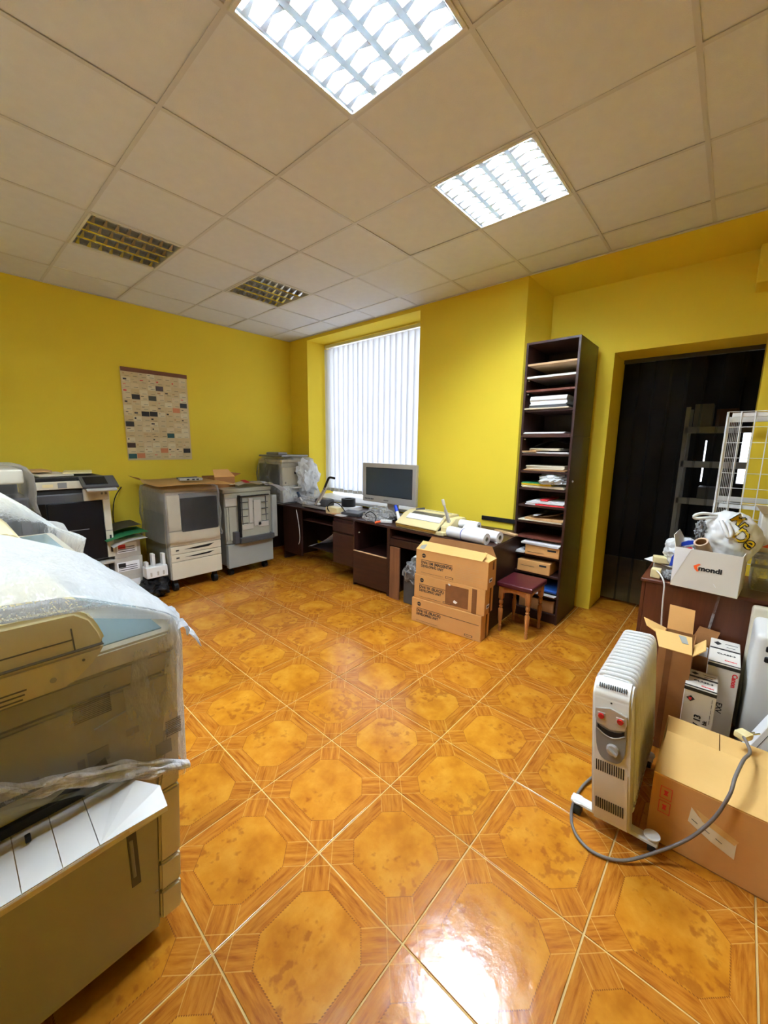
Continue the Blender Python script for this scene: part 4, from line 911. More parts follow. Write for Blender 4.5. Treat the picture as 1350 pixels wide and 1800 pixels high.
# ================================================================== TALL PIGEONHOLE SHELF
t = T('tall_shelf', 'tall narrow dark brown shelf unit filled with papers', 'shelf', (3.79, .03, 0))
X0, X1, Y0, Y1, ZT = 3.578, 3.998, -.222, .27, 2.335
t.part('side_panel', MB().box(X0, X0+.018, Y0, Y1, 0, 1.585, .001), M_dwood); t.part('side_panel', MB().box(X1-.018, X1, Y0, Y1, 0, 1.585, .001), M_dwood)
t.part('side_panel', MB().box(X0, X0+.018, Y0, Y1, 1.587, ZT-.018, .001), M_dwood); t.part('side_panel', MB().box(X1-.018, X1, Y0, Y1, 1.587, ZT-.018, .001), M_dwood)
t.part('top_panel', MB().box(X0, X1, Y0, Y1, ZT-.018, ZT, .001), M_dwoodh)
t.part('back_panel', MB().box(X0+.018, X1-.018, Y1-.01, Y1, 0, ZT-.018, 0), M_dwood)
t.part('plinth', MB().box(X0+.018, X1-.018, Y0+.01, Y0+.025, 0, .075, 0), M_dwood)
sz = [(.085, 0), (.235, 0), (.415, 0), (.575, 0), (.730, 3), (.865, 0), (1.005, 0), (1.150, 0), (1.295, 0), (1.440, 0), (1.800, 0), (1.960, 3), (2.068, 2), (2.168, 1)]
for z, c in sz:
    t.part('shelf_board', MB().box(X0+.019, X1-.019, Y0+.008, Y1-.012, z-.016, z, .001), [M_dwoodh, M_ply, M_whitepaint, M_rwood][c], label=[None, 'bare pale board', 'white board', 'red brown board'][c])
t.part('shelf_board', MB().box(X0+.019, X1-.019, Y0+.002, Y1-.012, 1.575, 1.605, .001), M_dwoodh)
for z in (1.56, 2.04, 1.93): t.part('shelf_peg', MB().cyl((X0+.018, Y0+.04, z), (X0+.03, Y0+.04, z), .005), M_white)
def stackp(x0, x1, z, h, m, name, label, cat='papers', n=1, dy=0, tilt=0, group=None):
    b = MB()
    hh = h/n
    for q in range(n):
        j = random.uniform(-.006, .006) if n > 1 else 0
        b.box(x0+j, x1+j, Y0+.012+dy+random.uniform(0, .01)*(n > 1), Y0+.30, z+.001+q*hh, z+.001+(q+1)*hh-.0008, 0, Matrix.Rotation(tilt*(q-n/2)*.25, 4, 'Z'))
    return solo(name, b, m, label, cat, ((x0+x1)/2, Y0+.15, z), group=group)
stackp(3.60, 3.95, 1.801, .012, M_cream_paper, 'paper_sheets', 'cream sheets sagging under the thick white block, upper shelf unit', n=3, dy=-.02)
stackp(3.63, 3.93, 1.815, .018, M_darkgrey, 'document_folder', 'black folder directly under the thick white paper block', 'folder', dy=-.004)
stackp(3.635, 3.925, 1.835, .07, M_paper, 'paper_block', 'thick white block of paper high on the tall shelf', n=9, dy=-.006)
stackp(3.60, 3.93, 1.606, .012, M_paper, 'paper_sheets', 'thin white sheets on the shelf joining the upper and lower shelf unit', n=2)
stackp(3.60, 3.97, 1.441, .014, M_paper, 'paper_sheets', 'white sheets with an orange corner on the first shelf of the lower unit', n=3, tilt=.02)
stackp(3.60, 3.72, 1.456, .008, M_kraft, 'envelope', 'small orange-brown envelope on the first shelf of the lower unit', 'envelope', dy=-.015)
stackp(3.66, 3.90, 1.465, .02, M_cream_paper, 'paper_sheets', 'loose cream sheets over the orange-brown envelope', n=4, tilt=.15)
solo('plastic_sleeve', MB().grid(8, 6, lambda u, v: (3.68+.26*u, -.17+.28*v, 1.50+.075*math.sin(u*2.6)*(.6+.4*v)), .004), M_darkgrey, 'dark curved plastic sleeves on the first shelf of the lower unit', 'sleeve', (3.8, -.05, 1.49))
stackp(3.62, 3.96, 1.296, .014, M_kraft, 'envelope', 'brown envelopes flat on the second shelf of the lower unit', 'envelope', n=3, tilt=.03)
stackp(3.64, 3.95, 1.312, .03, M_cream_paper, 'paper_sheets', 'curling cream papers on the second shelf of the lower unit', n=5, tilt=.06)
stackp(3.61, 3.96, 1.151, .02, M_cream_paper, 'paper_sheets', 'cream folders at the bottom of the third shelf of the lower unit', n=4, tilt=.03)
stackp(3.61, 3.86, 1.172, .016, M_yellowp, 'document_folder', 'yellow folder on the third shelf of the lower unit', 'folder', n=2)
stackp(3.61, 3.84, 1.19, .006, M_greenp, 'document_folder', 'thin green folder on the yellow one', 'folder')
solo('plastic_bag', MB().blob((3.86, -.12, 1.225), (.12, .13, .055), .35, 5, 4, 23, flat=-.035, sharp=True), M_filmBag, 'white crumpled bag on the third shelf of the lower unit', 'plastic bag', (3.86, -.12, 1.19), True)
stackp(3.74, 3.975, 1.006, .012, M_redp, 'document_folder', 'red folder on the fourth shelf of the lower unit', 'folder')
stackp(3.70, 3.975, 1.019, .028, M_paper, 'paper_sheets', 'white papers above the red folder', n=5, tilt=.04)
stackp(3.66, 3.76, 1.006, .025, M_paper, 'paper_sheets', 'small roll of white paper left of the red folder', n=3, tilt=.1)
stackp(3.78, 3.84, 1.048, .012, M_redp, 'paper_sheets', 'narrow red booklet on the fourth shelf papers', 'booklet')
stackp(3.61, 3.975, .866, .010, M_cream_paper, 'paper_sheets', 'pale sheets under the brown envelopes on the fifth shelf', n=2, dy=-.015)
stackp(3.66, 3.975, .878, .018, M_kraft, 'envelope', 'stack of brown envelopes on the fifth shelf of the lower unit', 'envelope', n=3, tilt=.08)
solo('envelope', MB().grid(6, 4, lambda u, v: (3.70+.27*u, -.19+.28*v, .90+.06*u*u), .004), M_kraft, 'brown envelope bent upwards at the right on the fifth shelf', 'envelope', (3.8, -.06, .90))
stackp(3.73, 3.77, .918, .004, M_paper, 'paper_sheet', 'white slip lying on the brown envelopes', 'paper', dy=-.01)
stackp(3.605, 3.68, .576, .022, M_paper, 'paper_sheets', 'white sheets poking out left of the brown box, seventh shelf', n=3, dy=-.02)
t2 = T('cardboard_box', 'brown box with white papers on it on the seventh shelf', 'box', (3.82, -.08, .576), 'brown boxes on the tall shelf')
t2.part('body', MB().box(3.69, 3.975, Y0-.01, .10, .577, .665, .003), M_card); t2.part('print', MB().box(3.88, 3.95, Y0-.0115, Y0-.0095, .63, .645, 0), M_greyink); t2.part('print', MB().box(3.71, 3.85, Y0-.0115, Y0-.0095, .60, .602, 0), M_greyink)
stackp(3.66, 3.975, .667, .022, M_paper, 'paper_sheets', 'white papers lying on the brown box of the seventh shelf', n=4, dy=-.04, tilt=.04)
t2 = T('cardboard_box', 'brown box half hidden behind the burgundy stool', 'box', (3.77, -.08, .416), 'brown boxes on the tall shelf')
t2.part('body', MB().box(3.63, 3.91, Y0-.005, .10, .417, .52, .003), M_card); t2.part('print', MB().box(3.82, 3.88, Y0-.0065, Y0-.0045, .485, .50, 0), M_greyink)
t2.part('print', MB().box(3.66, 3.78, Y0-.0065, Y0-.0045, .47, .472, 0), M_greyink)
stackp(3.70, 3.975, .236, .014, M_paper, 'paper_sheets', 'white sheets low on the tall shelf behind the stool', n=3, dy=-.02, tilt=.1)
stackp(3.80, 3.975, .252, .012, M_black, 'document_folder', 'black folder low on the tall shelf under the blue one', 'folder')
stackp(3.80, 3.97, .266, .014, mat('blue_card', (.03, .12, .45), .4), 'document_folder', 'blue folder low on the tall shelf', 'folder')
t2 = T('carton', 'dark brown carton on the lowest shelf', 'carton', (3.8, -.05, .086))
t2.part('body', MB().box(3.66, 3.96, Y0+.015, .10, .087, .19, .003), M_cardd)

# ================================================================== OIL HEATER
t = T('oil_heater', 'white finned oil heater with two red switches and a dial', 'heater', (4.775, -1.985, .0), local=True)
t.o.rotation_euler = (0, R(-4.6), 0)
f = MB(); f.prism([(0, .055), (-.012, .07), (-.014, .30), (-.016, .575), (-.004, .60), (.03, .628), (.055, .628), (.055, .05), (.01, .05)], 'x', -.064, .064)
bmesh.ops.bevel(f.b, geom=list(f.b.edges), offset=.008, segments=3, affect='EDGES')
t.part('front_cover', f, mat('warm_white_enamel', (.72, .70, .64), .3, var=.04, bump=0), True)
for k in range(14):
    y = .070+k*.036
    f = MB(); pts = []
    for i in range(28):
        a = 2*math.pi*i/28; cx_, cz_ = math.copysign(abs(math.cos(a))**.28, math.cos(a))*.066, math.copysign(abs(math.sin(a))**.16, math.sin(a))*.275
        pts.append((cx_, .360+cz_))
    f.prism(pts, 'y', y-.005, y+.005)
    pts2 = [(x*.86, .36+(z-.36)*.975) for x, z in pts]
    f.prism(pts2, 'y', y-.0135, y+.0135); t.part('fin', f, M_white, True)
    t.part('fin_edge', MB().tube([(x, y, z) for x, z in pts+pts[:1]], .0062, 6, False), M_white, True)
t.part('top_tube', MB().cyl((0, .05, .58), (0, .56, .58), .018), M_white, True); t.part('bottom_tube', MB().cyl((0, .05, .12), (0, .56, .12), .018), M_white, True)
pp = []
for i in range(24):
    a = 2*math.pi*i/24; c_, s_ = math.cos(a), math.sin(a)
    pp.append((.050*math.copysign(abs(c_)**.6, c_)*(1-.12*max(0, -s_)), .435+.105*math.copysign(abs(s_)**.6, s_)))
t.part('control_plate', MB().prism(pp, 'y', -.0205, -.012), M_midgrey, label='grey control plate')
t.part('switch_plate', MB().prism([(-.052, .50), (-.045, .475), (0, .462), (.045, .475), (.052, .50), (.050, .53), (0, .545), (-.050, .53)], 'y', -.024, -.014), M_silver)
for x, z in ((-.031, .507), (.031, .507)):
    t.part('switch', MB().cyl((x, -.023, z), (x, -.031, z), .0115, .0095, n=20), M_red, True, label='red rocker switch')
    t.part('switch_frame', MB().box(x-.014, x+.014, -.0255, -.022, z-.014, z+.014, .003), M_silver)
cr = [(-.044, .470)]+[(-.044+.088*i/10, .455-.022*math.sin(math.pi*i/10)) for i in range(11)]+[(.044, .470)]+[(.044-.088*i/8, .466-.012*math.sin(math.pi*i/8)) for i in range(1, 8)]
t.part('recess', MB().prism(cr, 'y', -.0225, -.014), M_black, label='dark curved recess')
t.part('recess_rim', MB().tube([(-.046+.092*i/10, -.022, .453-.023*math.sin(math.pi*i/10)) for i in range(11)], .0022), M_silver, True)
t.part('dial', MB().cyl((.008, -.020, .385), (.008, -.032, .385), .0215, .019, n=28), M_silver, True)
t.part('dial_grip', MB().box(-.011, .027, -.044, -.031, .380, .390, .003, Matrix.Rotation(R(35), 4, 'Y'), seg=2), M_silver)
t.part('screw_hole', MB().cyl((0, -.0165, .563), (0, -.0125, .563), .0035), M_black)
for k in range(13): t.part('vent_slot', MB().box(-.045+k*.0072, -.0420+k*.0072, .000, .016, .6055, .6165, 0, Matrix.Rotation(R(39), 4, 'X')), M_black)
for z0, z1 in ((.275, .318), (.118, .160)):
    for k in range(13): t.part('vent_slot', MB().box(-.049+k*.0075, -.0455+k*.0075, -.0155, -.011, z0, z1, 0), M_black)
for y in (.035, .50):
    t.part('foot', MB().box(-.15, .15 if y < .1 else .075, y-.02, y+.02, .045, .062, .004, Matrix.Rotation(R(4.6), 4, 'Y'), (0, y, .05)), M_whitepaint)
for x, y in ((-.125, .035), (.130, .035), (-.125, .50), (.055, .50)):
    if 1:
        t.part('wheel', MB().cyl((x-.012, y, .026), (x+.012, y, .026), .024, n=20), M_black, True)
        t.part('wheel_cover', MB().cyl((x, y, .062), (x, y, .067), .026, n=20), M_whitepaint, True)
bpy.context.view_layer.update(); hinv = t.o.matrix_world.inverted()
cordm = make('cord', MB().tube([(4.74, -1.62, .03), (4.67, -1.70, .02), (4.630, -1.82, .010), (4.628, -1.96, .009), (4.665, -2.06, .009), (4.74, -2.10, .009), (4.83, -2.065, .012), (4.92, -1.98, .045), (5.00, -1.93, .12), (5.055, -1.915, .23), (5.085, -1.90, .335), (5.095, -1.85, .375), (5.115, -1.76, .395), (5.135, -1.68, .385), (5.13, -1.60, .372), (5.12, -1.54, .362)], .0056, 10), M_cable, t.o, smooth=True, label='grey power cord'); cordm.matrix_parent_inverse = hinv
t.local = True; pg = t.part('plug', MB().box(5.10, 5.145, -1.55, -1.50, .345, .372, .008, Matrix.Rotation(R(-30), 4, 'Z'), seg=2), M_ivory, parent=cordm, label='white plug')
for dx in (0, .016): t.part('pin', MB().cyl((5.128+dx, -1.515+dx*.3, .362), (5.155+dx, -1.49+dx*.3, .366), .0028, n=8), M_chrome, parent=cordm)

# ================================================================== CARTON BY THE HEATER
t = T('cardboard_box', 'large brown cardboard box with loose top flaps beside the heater', 'box', (5.2, -1.66, 0))
bx0, bx1, by0, by1, bz = 4.876, 5.56, -1.885, -1.455, .285
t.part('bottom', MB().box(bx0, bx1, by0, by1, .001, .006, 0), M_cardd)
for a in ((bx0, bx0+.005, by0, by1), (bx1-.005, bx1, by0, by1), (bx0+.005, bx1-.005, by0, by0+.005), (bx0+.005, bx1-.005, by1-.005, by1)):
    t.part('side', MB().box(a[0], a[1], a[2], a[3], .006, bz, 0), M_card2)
t.part('flap', MB().quad([(bx0, by0, bz), (bx1, by0, bz), (bx1-.02, by0+.215, bz+.050), (bx0+.012, by0+.215, bz+.050)], .005), M_card2)
t.part('flap', MB().quad([(bx0+.005, by1, bz), (5.055, by1, bz), (5.055, by1-.20, bz+.030), (bx0+.008, by1-.20, bz+.030)], .005), M_card2)
t.part('flap', MB().quad([(5.058, by1, bz), (bx1, by1, bz), (bx1, by1-.20, bz+.034), (5.058, by1-.20, bz+.034)], .005), M_card2)
t.part('front_shade_panel', MB().box(bx0+.001, bx1-.001, by0-.0012, by0, .008, bz-.002, 0), M_card)  # darker board over the whole front, its shade put into the colour
for z0 in (.135, .195):
    for a in ((4.902, 4.938, z0, z0+.002), (4.902, 4.938, z0+.048, z0+.050), (4.902, 4.904, z0, z0+.05), (4.936, 4.938, z0, z0+.05)): t.part('mark', MB().box(a[0], a[1], by0-.002, by0-.001, a[2], a[3], 0), M_redp)
    t.part('mark', MB().prism([(4.913, z0+.016), (4.927, z0+.016), (4.924, z0+.024), (4.927, z0+.036), (4.913, z0+.036), (4.916, z0+.024)], 'y', by0-.002, by0-.001), M_redp)
t.part('label', MB().prism([(4.992, .155), (4.996, .215), (5.02, .19), (5.045, .175), (5.075, .178), (5.125, .165), (5.125, .095), (5.06, .118)], 'y', by0-.0022, by0-.001), M_cream_paper)
t.part('tape', MB().prism([(5.01, .215), (5.13, .168), (5.12, .148), (5.03, .18)], 'y', by0-.0026, by0-.002), M_card2)
for k in range(3): t.part('print', MB().box(5.00+k*.035, 5.02+k*.035, by0-.0028, by0-.0024, .165-k*.015, .167-k*.015, 0, Matrix.Rotation(R(25), 4, 'Y')), M_greyink)

# ================================================================== RIGHT TABLE AND WHAT STANDS ON IT
t = T('side_table', 'brown cupboard at the right in front of the doorway', 'cupboard', (5.2, -.5, 0))
t.part('top', MB().box(4.625, 5.75, -.80, -.30, .700, .72, .003), M_table)
t.part('side_panel', MB().box(4.632, 4.652, -.785, -.305, 0, .70, .002), M_table); t.part('side_panel', MB().box(5.72, 5.74, -.785, -.305, 0, .70, .002), M_table)
t.part('front_panel', MB().box(4.653, 5.719, -.790, -.772, .02, .70, .002), M_table); t.part('back_panel', MB().box(4.653, 5.719, -.32, -.308, .02, .70, 0), M_dwood)
# open white carton with print
t = T('open_carton', 'open white carton with orange and black print on the brown cupboard', 'carton', (4.93, -.72, .721), rz=R(-6))
t.local = True
th = .004
for a in ((-.145, .145, -.125, .125, 0, th),): t.part('bottom', MB().box(*a, 0), M_cream_paper)
M_box = mat('off_white_carton', (.74, .70, .62), .6, var=.03)
for a in ((-.145, -.141, -.121, .121), (.141, .145, -.121, .121), (-.145, .145, -.125, -.121), (-.145, .145, .121, .125)): t.part('side', MB().box(a[0], a[1], a[2], a[3], th, .225, 0), M_box)
t.part('flap', MB().quad([(-.145, -.125, .225), (-.145, .125, .225), (-.175, .10, .29), (-.165, -.09, .285)], .003), M_box)
t.part('corner_highlight', MB().prism([(-.1451, .225), (-.07, .225), (-.1451, .02)], 'y', -.1262, -.125), M_paper)  # triangular highlight painted as whiter card on the carton front
t.part('logo', MB().prism([(-.052, .135), (-.030, .150), (-.022, .148), (-.036, .130), (-.034, .124), (-.026, .108), (-.034, .106), (-.046, .118)], 'y', -.1268, -.125), M_orangep)
text('mondi', .036, M_ink, t.o, (-.030, -.1255, .114), (1, 0, 0), (0, 0, 1), bold=.0016, sx=1.1, shear=.0)
t.part('pale_scratch', MB().prism([(.040, .055), (.045, .052), (.056, .036), (.052, .038)], 'y', -.1264, -.125), M_paper)  # thin whiter sliver on the carton front
t = T('shopping_bag', 'white carrier bag with yellow and black lettering in the open carton', 'bag', (5.0, -.68, .90))
f = MB().blob((5.01, -.66, 1.01), (.125, .11, .145), .14, 2.2, 5, 3)
for v in f.b.verts:
    d = v.co-Vector((5.01, -.66, 1.01)); v.co += d.normalized()*.008*noise.noise(d*38)
    if d.z > .02: v.co.x -= d.z*.22
t.part('sack', f, mat('white_carrier_plastic', (.80, .81, .80), .3, bump=.2, bs=25), True)
t.part('handle', MB().tube([(4.93, -.70, 1.13), (4.87, -.72, 1.135), (4.835, -.73, 1.12), (4.84, -.73, 1.105), (4.88, -.72, 1.11), (4.93, -.70, 1.12)], .009, 8), M_whitepaint, True)
t.part('handle', MB().tube([(4.95, -.755, 1.11), (4.975, -.785, 1.06), (4.99, -.79, 1.03), (5.0, -.78, 1.05), (4.98, -.76, 1.10)], .010, 8), M_whitepaint, True)
from mathutils.bvhtree import BVHTree
def wrap_text(body, size, m, t, tree, org, p, a, off, bold):
    xd = Vector((math.cos(R(a)), 0, math.sin(R(a)))); ud = Vector((-math.sin(R(a)), 0, math.cos(R(a))))
    o = text(body, size, m, t.o, (0, 0, 0), xd, ud, bold=bold, depth=0)
    for v in o.data.vertices:
        w = Vector(p)+Vector((v.co.x, 0, v.co.z)); h = tree.ray_cast(Vector((w.x, -1.2, w.z)), Vector((0, 1, 0)))
        yy = (h[0].y if h[0] else w.y)-off; v.co = Vector((w.x, yy, w.z))-org
    return o
bag = bpy.data.objects['sack']; tree = BVHTree.FromPolygons([v.co+t.loc for v in bag.data.vertices], [p.vertices[:] for p in bag.data.polygons])
for body, p, a, s_ in (('Mr.', (4.985, -.78, 1.120), -40, .066), ('De', (4.995, -.79, 1.035), -40, .092)):
    wrap_text(body, s_, M_ink, t, tree, t.loc, p, a, .0025, .0045); wrap_text(body, s_, M_yellowp, t, tree, t.loc, p, a, .0045, .0006)
t = T('printed_bag', 'white bag with blue and pink patches behind the carton edge', 'bag', (4.79, -.62, .80))
t.part('sack', MB().blob((4.79, -.60, .875), (.085, .10, .085), .25, 3, 5, 6, sharp=True), M_filmBag, True)
bp = [(0, -.045), (.022, -.04), (.030, .02), (.045, .055), (.03, .06), (.006, .01)]
t.part('patch', MB().prism([(4.748+x, .845+z) for x, z in bp], 'y', -.709, -.700), M_blue); 
t.part('patch', MB().prism([(4.79, .925), (4.86, .955), (4.87, .97), (4.82, .965), (4.785, .945)], 'y', -.700, -.685), M_blue)
t.part('patch', MB().prism([(4.80, .91), (4.835, .93), (4.845, .925), (4.825, .905)], 'y', -.705, -.69), M_redp)
t = T('cardboard_tube', 'pinkish brown cardboard tube sticking out of the open carton', 'tube', (4.88, -.75, .9))
t.part('tube', MB().pipe((4.935, -.70, .84), (4.880, -.790, .985), .034, .026), mat('pink_card_tube', (.55, .38, .27), .6), True)
t.part('lining', MB().pipe((4.930, -.708, .853), (4.881, -.788, .982), .0262, .024), M_cardd, True)
solo('black_net_bag', MB().blob((4.875, -.66, 1.03), (.035, .05, .055), .4, 6, 4, 8, sharp=True), M_midgrey, 'small dark patterned pouch behind the cardboard tube', 'pouch', (4.875, -.66, 1.0), True)
# clutter at the cupboard's left end
t = T('power_adapter', 'cream power adapter with a white cord on the cupboard corner', 'adapter', (4.70, -.73, .721))
t.part('body', MB().box(4.665, 4.715, -.76, -.70, .722, .775, .005, seg=2), M_ivory)
t.part('cord', MB().tube([(4.69, -.75, .77), (4.72, -.79, .755), (4.745, -.82, .71), (4.75, -.825, .60), (4.76, -.83, .45), (4.78, -.84, .30)], .0042), M_whitecable, True)
solo('power_adapter', MB().box(-.045, .045, -.03, .03, 0, .04, .006, seg=2), M_ivory, 'second cream adapter lying on the papers behind the corded one', 'adapter', (4.70, -.62, .790), rz=.2, local=True)
solo('paper_sheet', MB().prism([(4.60, -.55), (4.76, -.66), (4.74, -.45), (4.64, -.42)], 'z', .778, .781), M_paper, 'white pointed sheet overhanging the left end of the cupboard', 'paper', (4.68, -.52, .778))
solo('paper_block', MB().box(-.07, .07, -.09, .09, 0, .055, .004), M_warmgrey, 'grey block of leaflets under the pointed sheet', 'papers', (4.72, -.52, .721), rz=.1, local=True)
solo('plastic_pouch', MB().blob((4.755, -.72, .745), (.035, .04, .03), .35, 6, 4, 4, flat=-.022, sharp=True), M_midgrey, 'grey crumpled pouch between adapter and white carton', 'pouch', (4.755, -.72, .723), True)
solo('tape_strip', MB().grid(10, 2, lambda u, v: (4.985-.028*u+.012*v, -.803-.004*math.sin(u*9), .70-.27*u), .0008), M_clear, 'strip of clear tape hanging down the cupboard front', 'tape', (4.98, -.803, .6))
# white carton at the right edge and clear boxes under it
t = T('white_carton', 'white open carton at the right edge of the photo', 'carton', (5.25, -.50, .93))
t.part('body', MB().box(5.115, 5.42, -.60, -.36, .935, 1.15, .004), M_box)
t.part('flap', MB().quad([(5.115, -.60, 1.15), (5.42, -.60, 1.15), (5.40, -.70, 1.20), (5.08, -.68, 1.205)], .003), M_cream_paper)
t.part('mark', MB().prism([(5.135, .965), (5.16, .985), (5.19, .985), (5.19, .96)], 'y', -.602, -.599), M_orangep)
t = T('clear_box', 'clear plastic box under the white carton at the right edge', 'container', (5.2, -.52, .721))
for a in ((5.115, 5.42, -.62, -.616), (5.115, 5.42, -.354, -.35), (5.115, 5.119, -.616, -.354), (5.416, 5.42, -.616, -.354)): t.part('side', MB().box(a[0], a[1], a[2], a[3], .722, .90, 0), M_clear)
t.part('lid', MB().box(5.105, 5.43, -.63, -.34, .90, .932, .006), M_clear); t.part('rim', MB().box(5.103, 5.43, -.634, -.628, .855, .872, .002), M_midgrey)
# wire rack
t = T('wire_rack', 'white wire mesh rack standing behind the bags at the right', 'rack', (5.2, .0, .70))
def rod(p0, p1, r=.003, nm='wire'): t.part(nm, MB().cyl(p0, p1, r, n=6), M_whitepaint)
rx0, rx1, ry0, ry1, rz0, rz1 = 4.905, 5.60, -.28, .22, .0, 1.72
for x, y in ((rx0, ry0), (rx0, ry1), (rx1, ry0), (rx1, ry1)): rod((x, y, rz0), (x, y, rz1), .006, 'post')
for k in range(1, 14): rod((rx0, ry0+k*.0357, .75), (rx0, ry0+k*.0357, rz1), .0018)
for k in range(11): rod((rx0, ry0, .78+k*.093), (rx0, ry1, .78+k*.093), .0022)
for k in range(1, 11): rod((rx0+k*.063, ry0, .75), (rx0+k*.063, ry0, rz1), .0025 if k > 2 else .0035)
for k in range(11): rod((rx0, ry0, .79+k*.093), (rx1, ry0, .79+k*.093), .0022)
for k in range(8): rod((4.916+k*.0085, -.12, .75), (4.916+k*.0085, -.12, 1.69), .0012)
for z in (1.70, 1.14):
    t.part('shelf_bar', MB().box(rx0, rx1, ry1-.012, ry1, z-.018, z+.018, .002), M_whitepaint); t.part('shelf_bar', MB().box(rx0+.02, rx1, ry0+.004, ry0+.012, z-.012, z+.014, .002), M_whitepaint)

# ================================================================== CARTONS IN FRONT OF THE CUPBOARD
t = T('open_carton', 'tall brown carton with open flaps between heater and white boxes', 'carton', (4.86, -1.2, 0))
x0, x1, y0, y1, z1 = 4.795, 4.925, -1.30, -1.02, .53
t.part('bottom', MB().box(x0, x1, y0, y1, .001, .005, 0), M_cardd)
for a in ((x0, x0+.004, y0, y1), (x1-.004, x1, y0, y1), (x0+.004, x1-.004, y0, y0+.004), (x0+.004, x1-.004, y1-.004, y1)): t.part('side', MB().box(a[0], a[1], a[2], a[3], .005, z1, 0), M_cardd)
t.part('tape', MB().box(x0+.03, x0+.055, y0-.001, y0, .0, z1, 0), M_tape)
t.part('flap', MB().quad([(x0, y0, z1), (x1, y0, z1), (x1-.012, y0+.11, z1+.045), (x0-.035, y0+.11, z1+.045)], .004), M_card2)
t.part('sticker', MB().quad([(x0+.085, y0+.055, z1+.0285), (x0+.11, y0+.055, z1+.0285), (x0+.095, y0+.10, z1+.047), (x0+.065, y0+.10, z1+.047)], .001), M_panelgrey)
t.part('flap', MB().quad([(x0+.005, y1, z1), (x1-.015, y1, z1), (x1-.02, y1+.05, z1+.115), (x0-.0, y1+.05, z1+.12)], .004), M_card)
t.part('flap', MB().quad([(x0, y1, z1), (x0, y0+.15, z1), (x0-.075, y0+.17, z1+.03), (x0-.10, y1-.04, z1+.045)], .004), M_card2)
t.part('flap', MB().quad([(x1, y0, z1), (x1, y0+.14, z1), (x1+.04, y0+.15, z1+.04), (x1+.045, y0+.04, z1+.03)], .004), M_card2)
t = T('open_carton', 'smaller brown open carton behind the tall one, a white sheet inside', 'carton', (4.95, -.93, 0))
x0, x1, y0, y1, z1 = 4.90, 5.00, -1.01, -.84, .42
t.part('bottom', MB().box(x0, x1, y0, y1, .001, .005, 0), M_cardd)
for a in ((x0, x0+.004, y0, y1), (x1-.004, x1, y0, y1), (x0+.004, x1-.004, y0, y0+.004), (x0+.004, x1-.004, y1-.004, y1)): t.part('side', MB().box(a[0], a[1], a[2], a[3], .005, z1, 0), M_cardd)
t.part('flap', MB().quad([(x0, y1, z1), (x1, y1, z1), (x1+.02, y1+.03, z1+.08), (x0+.03, y1+.03, z1+.09)], .004), M_cardd)
t.part('flap', MB().quad([(x0, y0, z1), (x0, y1, z1), (x0-.01, y1-.03, z1+.09), (x0-.01, y0+.10, z1+.03)], .004), M_card)
t.part('insert', MB().box(x0+.03, x1-.02, y0+.02, y0+.03, .1, z1+.045, .002), M_paper)

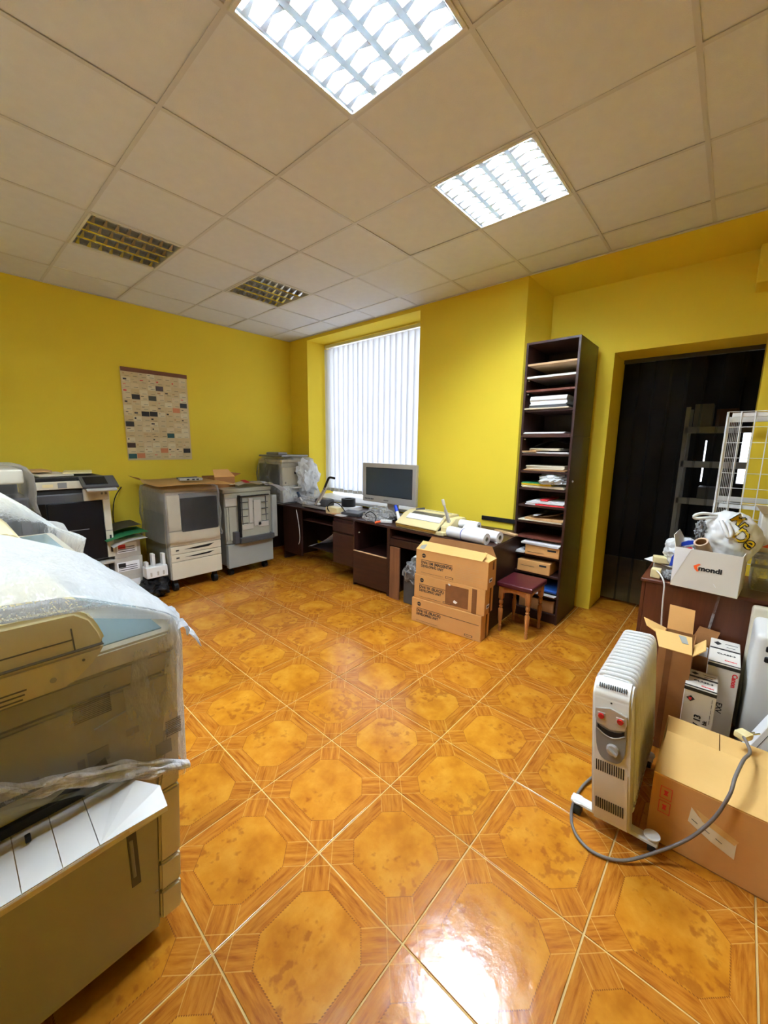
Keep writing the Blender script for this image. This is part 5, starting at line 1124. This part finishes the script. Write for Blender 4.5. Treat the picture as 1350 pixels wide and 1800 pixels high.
def toner(x0, x1, y0, y1, z1, label, side_word, num):
    t = T('toner_carton', label, 'carton', ((x0+x1)/2, (y0+y1)/2, 0), 'white printed cartons in front of the cupboard')
    w = x1-x0; d = y1-y0; L = t.loc
    t.part('body', MB().box(x0, x1, y0, y1, .001, z1, .003), M_box)
    t.part('stripe', MB().box(x0, x1, y0-.001, y0+.001, z1-.022, z1-.006, 0), M_stripe)
    t.part('stripe', MB().box(x0, x1, y0+.001, y0+.010, z1, z1+.0008, 0), M_stripe)
    t.part('stripe', MB().box(x0+.001, x1-.001, y0+d*.55, y0+d*.55+.016, z1, z1+.0008, 0), M_stripe)
    P = lambda x, y, z: Vector((x, y, z))-L
    text('CLASS-3', .020, M_greyink, t.o, P(x0+w*.25, y0+d*.36, z1+.0006), (1, 0, 0), (0, 1, 0), bold=.0004)
    text('Canon', .017, M_redp, t.o, P(x0+w*.50, y0+d*.14, z1+.0006), (1, 0, 0), (0, 1, 0), bold=.0005)
    t.part('emblem', MB().prism([(x0+w*.12, y0+d*.80), (x0+w*.25, y0+d*.72), (x0+w*.38, y0+d*.80), (x0+w*.25, y0+d*.88)], 'z', z1, z1+.0008), M_greyink)
    t.part('print', MB().box(x0+w*.5, x1-.01, y0+d*.82, y0+d*.835, z1, z1+.0008, 0), M_greyink); t.part('print', MB().box(x0+w*.55, x1-.02, y0+d*.70, y0+d*.71, z1, z1+.0008, 0), M_greyink)
    if num:
        t.part('emblem', MB().prism([(x0+.012, z1-.06), (x0+.028, z1-.045), (x0+.044, z1-.06), (x0+.028, z1-.075)], 'y', y0-.001, y0), M_greyink)
        t.part('emblem', MB().prism([(x0+.020, z1-.055), (x0+.032, z1-.055), (x0+.030, z1-.068), (x0+.022, z1-.068)], 'y', y0-.0016, y0-.001), M_redp)
        text('EXV 13', .034, M_ink, t.o, P(x0+w*.62, y0-.0006, z1-.235), (0, 0, 1), (-1, 0, 0), bold=.001)
        text('bk', .022, M_ink, t.o, P(x0+w*.82, y0-.0006, z1-.17), (0, 0, 1), (-1, 0, 0), bold=.0006)
        for q in range(5): t.part('print', MB().box(x1-.014, x1-.0125, y0-.001, y0, z1-.055-q*.026, z1-.035-q*.026, 0), M_greyink)
    else:
        text('Canon', .026, M_redp, t.o, P(x1-.025, y0-.0006, z1-.035), (0, 0, -1), (1, 0, 0), bold=.0012)
        text('EXV', .03, M_ink, t.o, P(x0+.055, y0-.0006, z1-.20), (0, 0, -1), (1, 0, 0), bold=.0006)
    return t
toner(4.915, 5.032, -1.345, -1.16, .405, 'nearer white carton with torn lid and a black stripe', 'a', True)
toner(4.985, 5.105, -1.15, -.83, .47, 'farther white carton with two black stripes, its lid whole', 'b', False)
t = T('printer_cover', 'off-white machine cover with dark slots at the right edge', 'machine', (5.25, -1.1, 0))
t.part('shell', MB().box(5.135, 5.45, -1.14, -.86, .001, .66, .035, seg=4), M_white, True)
t.part('back_shell', MB().box(5.125, 5.45, -.86, -.81, .01, .70, .02, seg=3), M_cream, True)
for z in (.53, .58): t.part('slot', MB().box(5.175, 5.36, -1.145, -1.135, z, z+.028, .004), M_black)
t = T('long_carton', 'long white carton leaning diagonally over the white machine', 'carton', (5.07, -1.33, .0), rz=0, local=True)
t.o.rotation_euler = (R(-6), R(22), 0)
t.part('body', MB().box(0, .055, -.045, .045, .0, .62, .003), M_paper); t.part('stripe', MB().box(-.0006, .0556, -.0456, .0456, .52, .532, 0), M_stripe)
t.part('stripe', MB().box(.02, .022, -.0458, -.0452, .2, .46, 0), M_greyink)
t = T('wrapped_panel', 'grey panel in clear wrapping leaning at the right edge', 'panel', (5.16, -1.38, .0), rz=0, local=True)
t.o.rotation_euler = (R(-14), R(22), 0)
t.part('panel', MB().box(0, .30, -.02, .02, .0, .55, .01, seg=2), M_warmgrey); t.part('wrapping', MB().box(-.006, .306, -.026, .026, -.0, .556, .015, seg=2), M_clear)
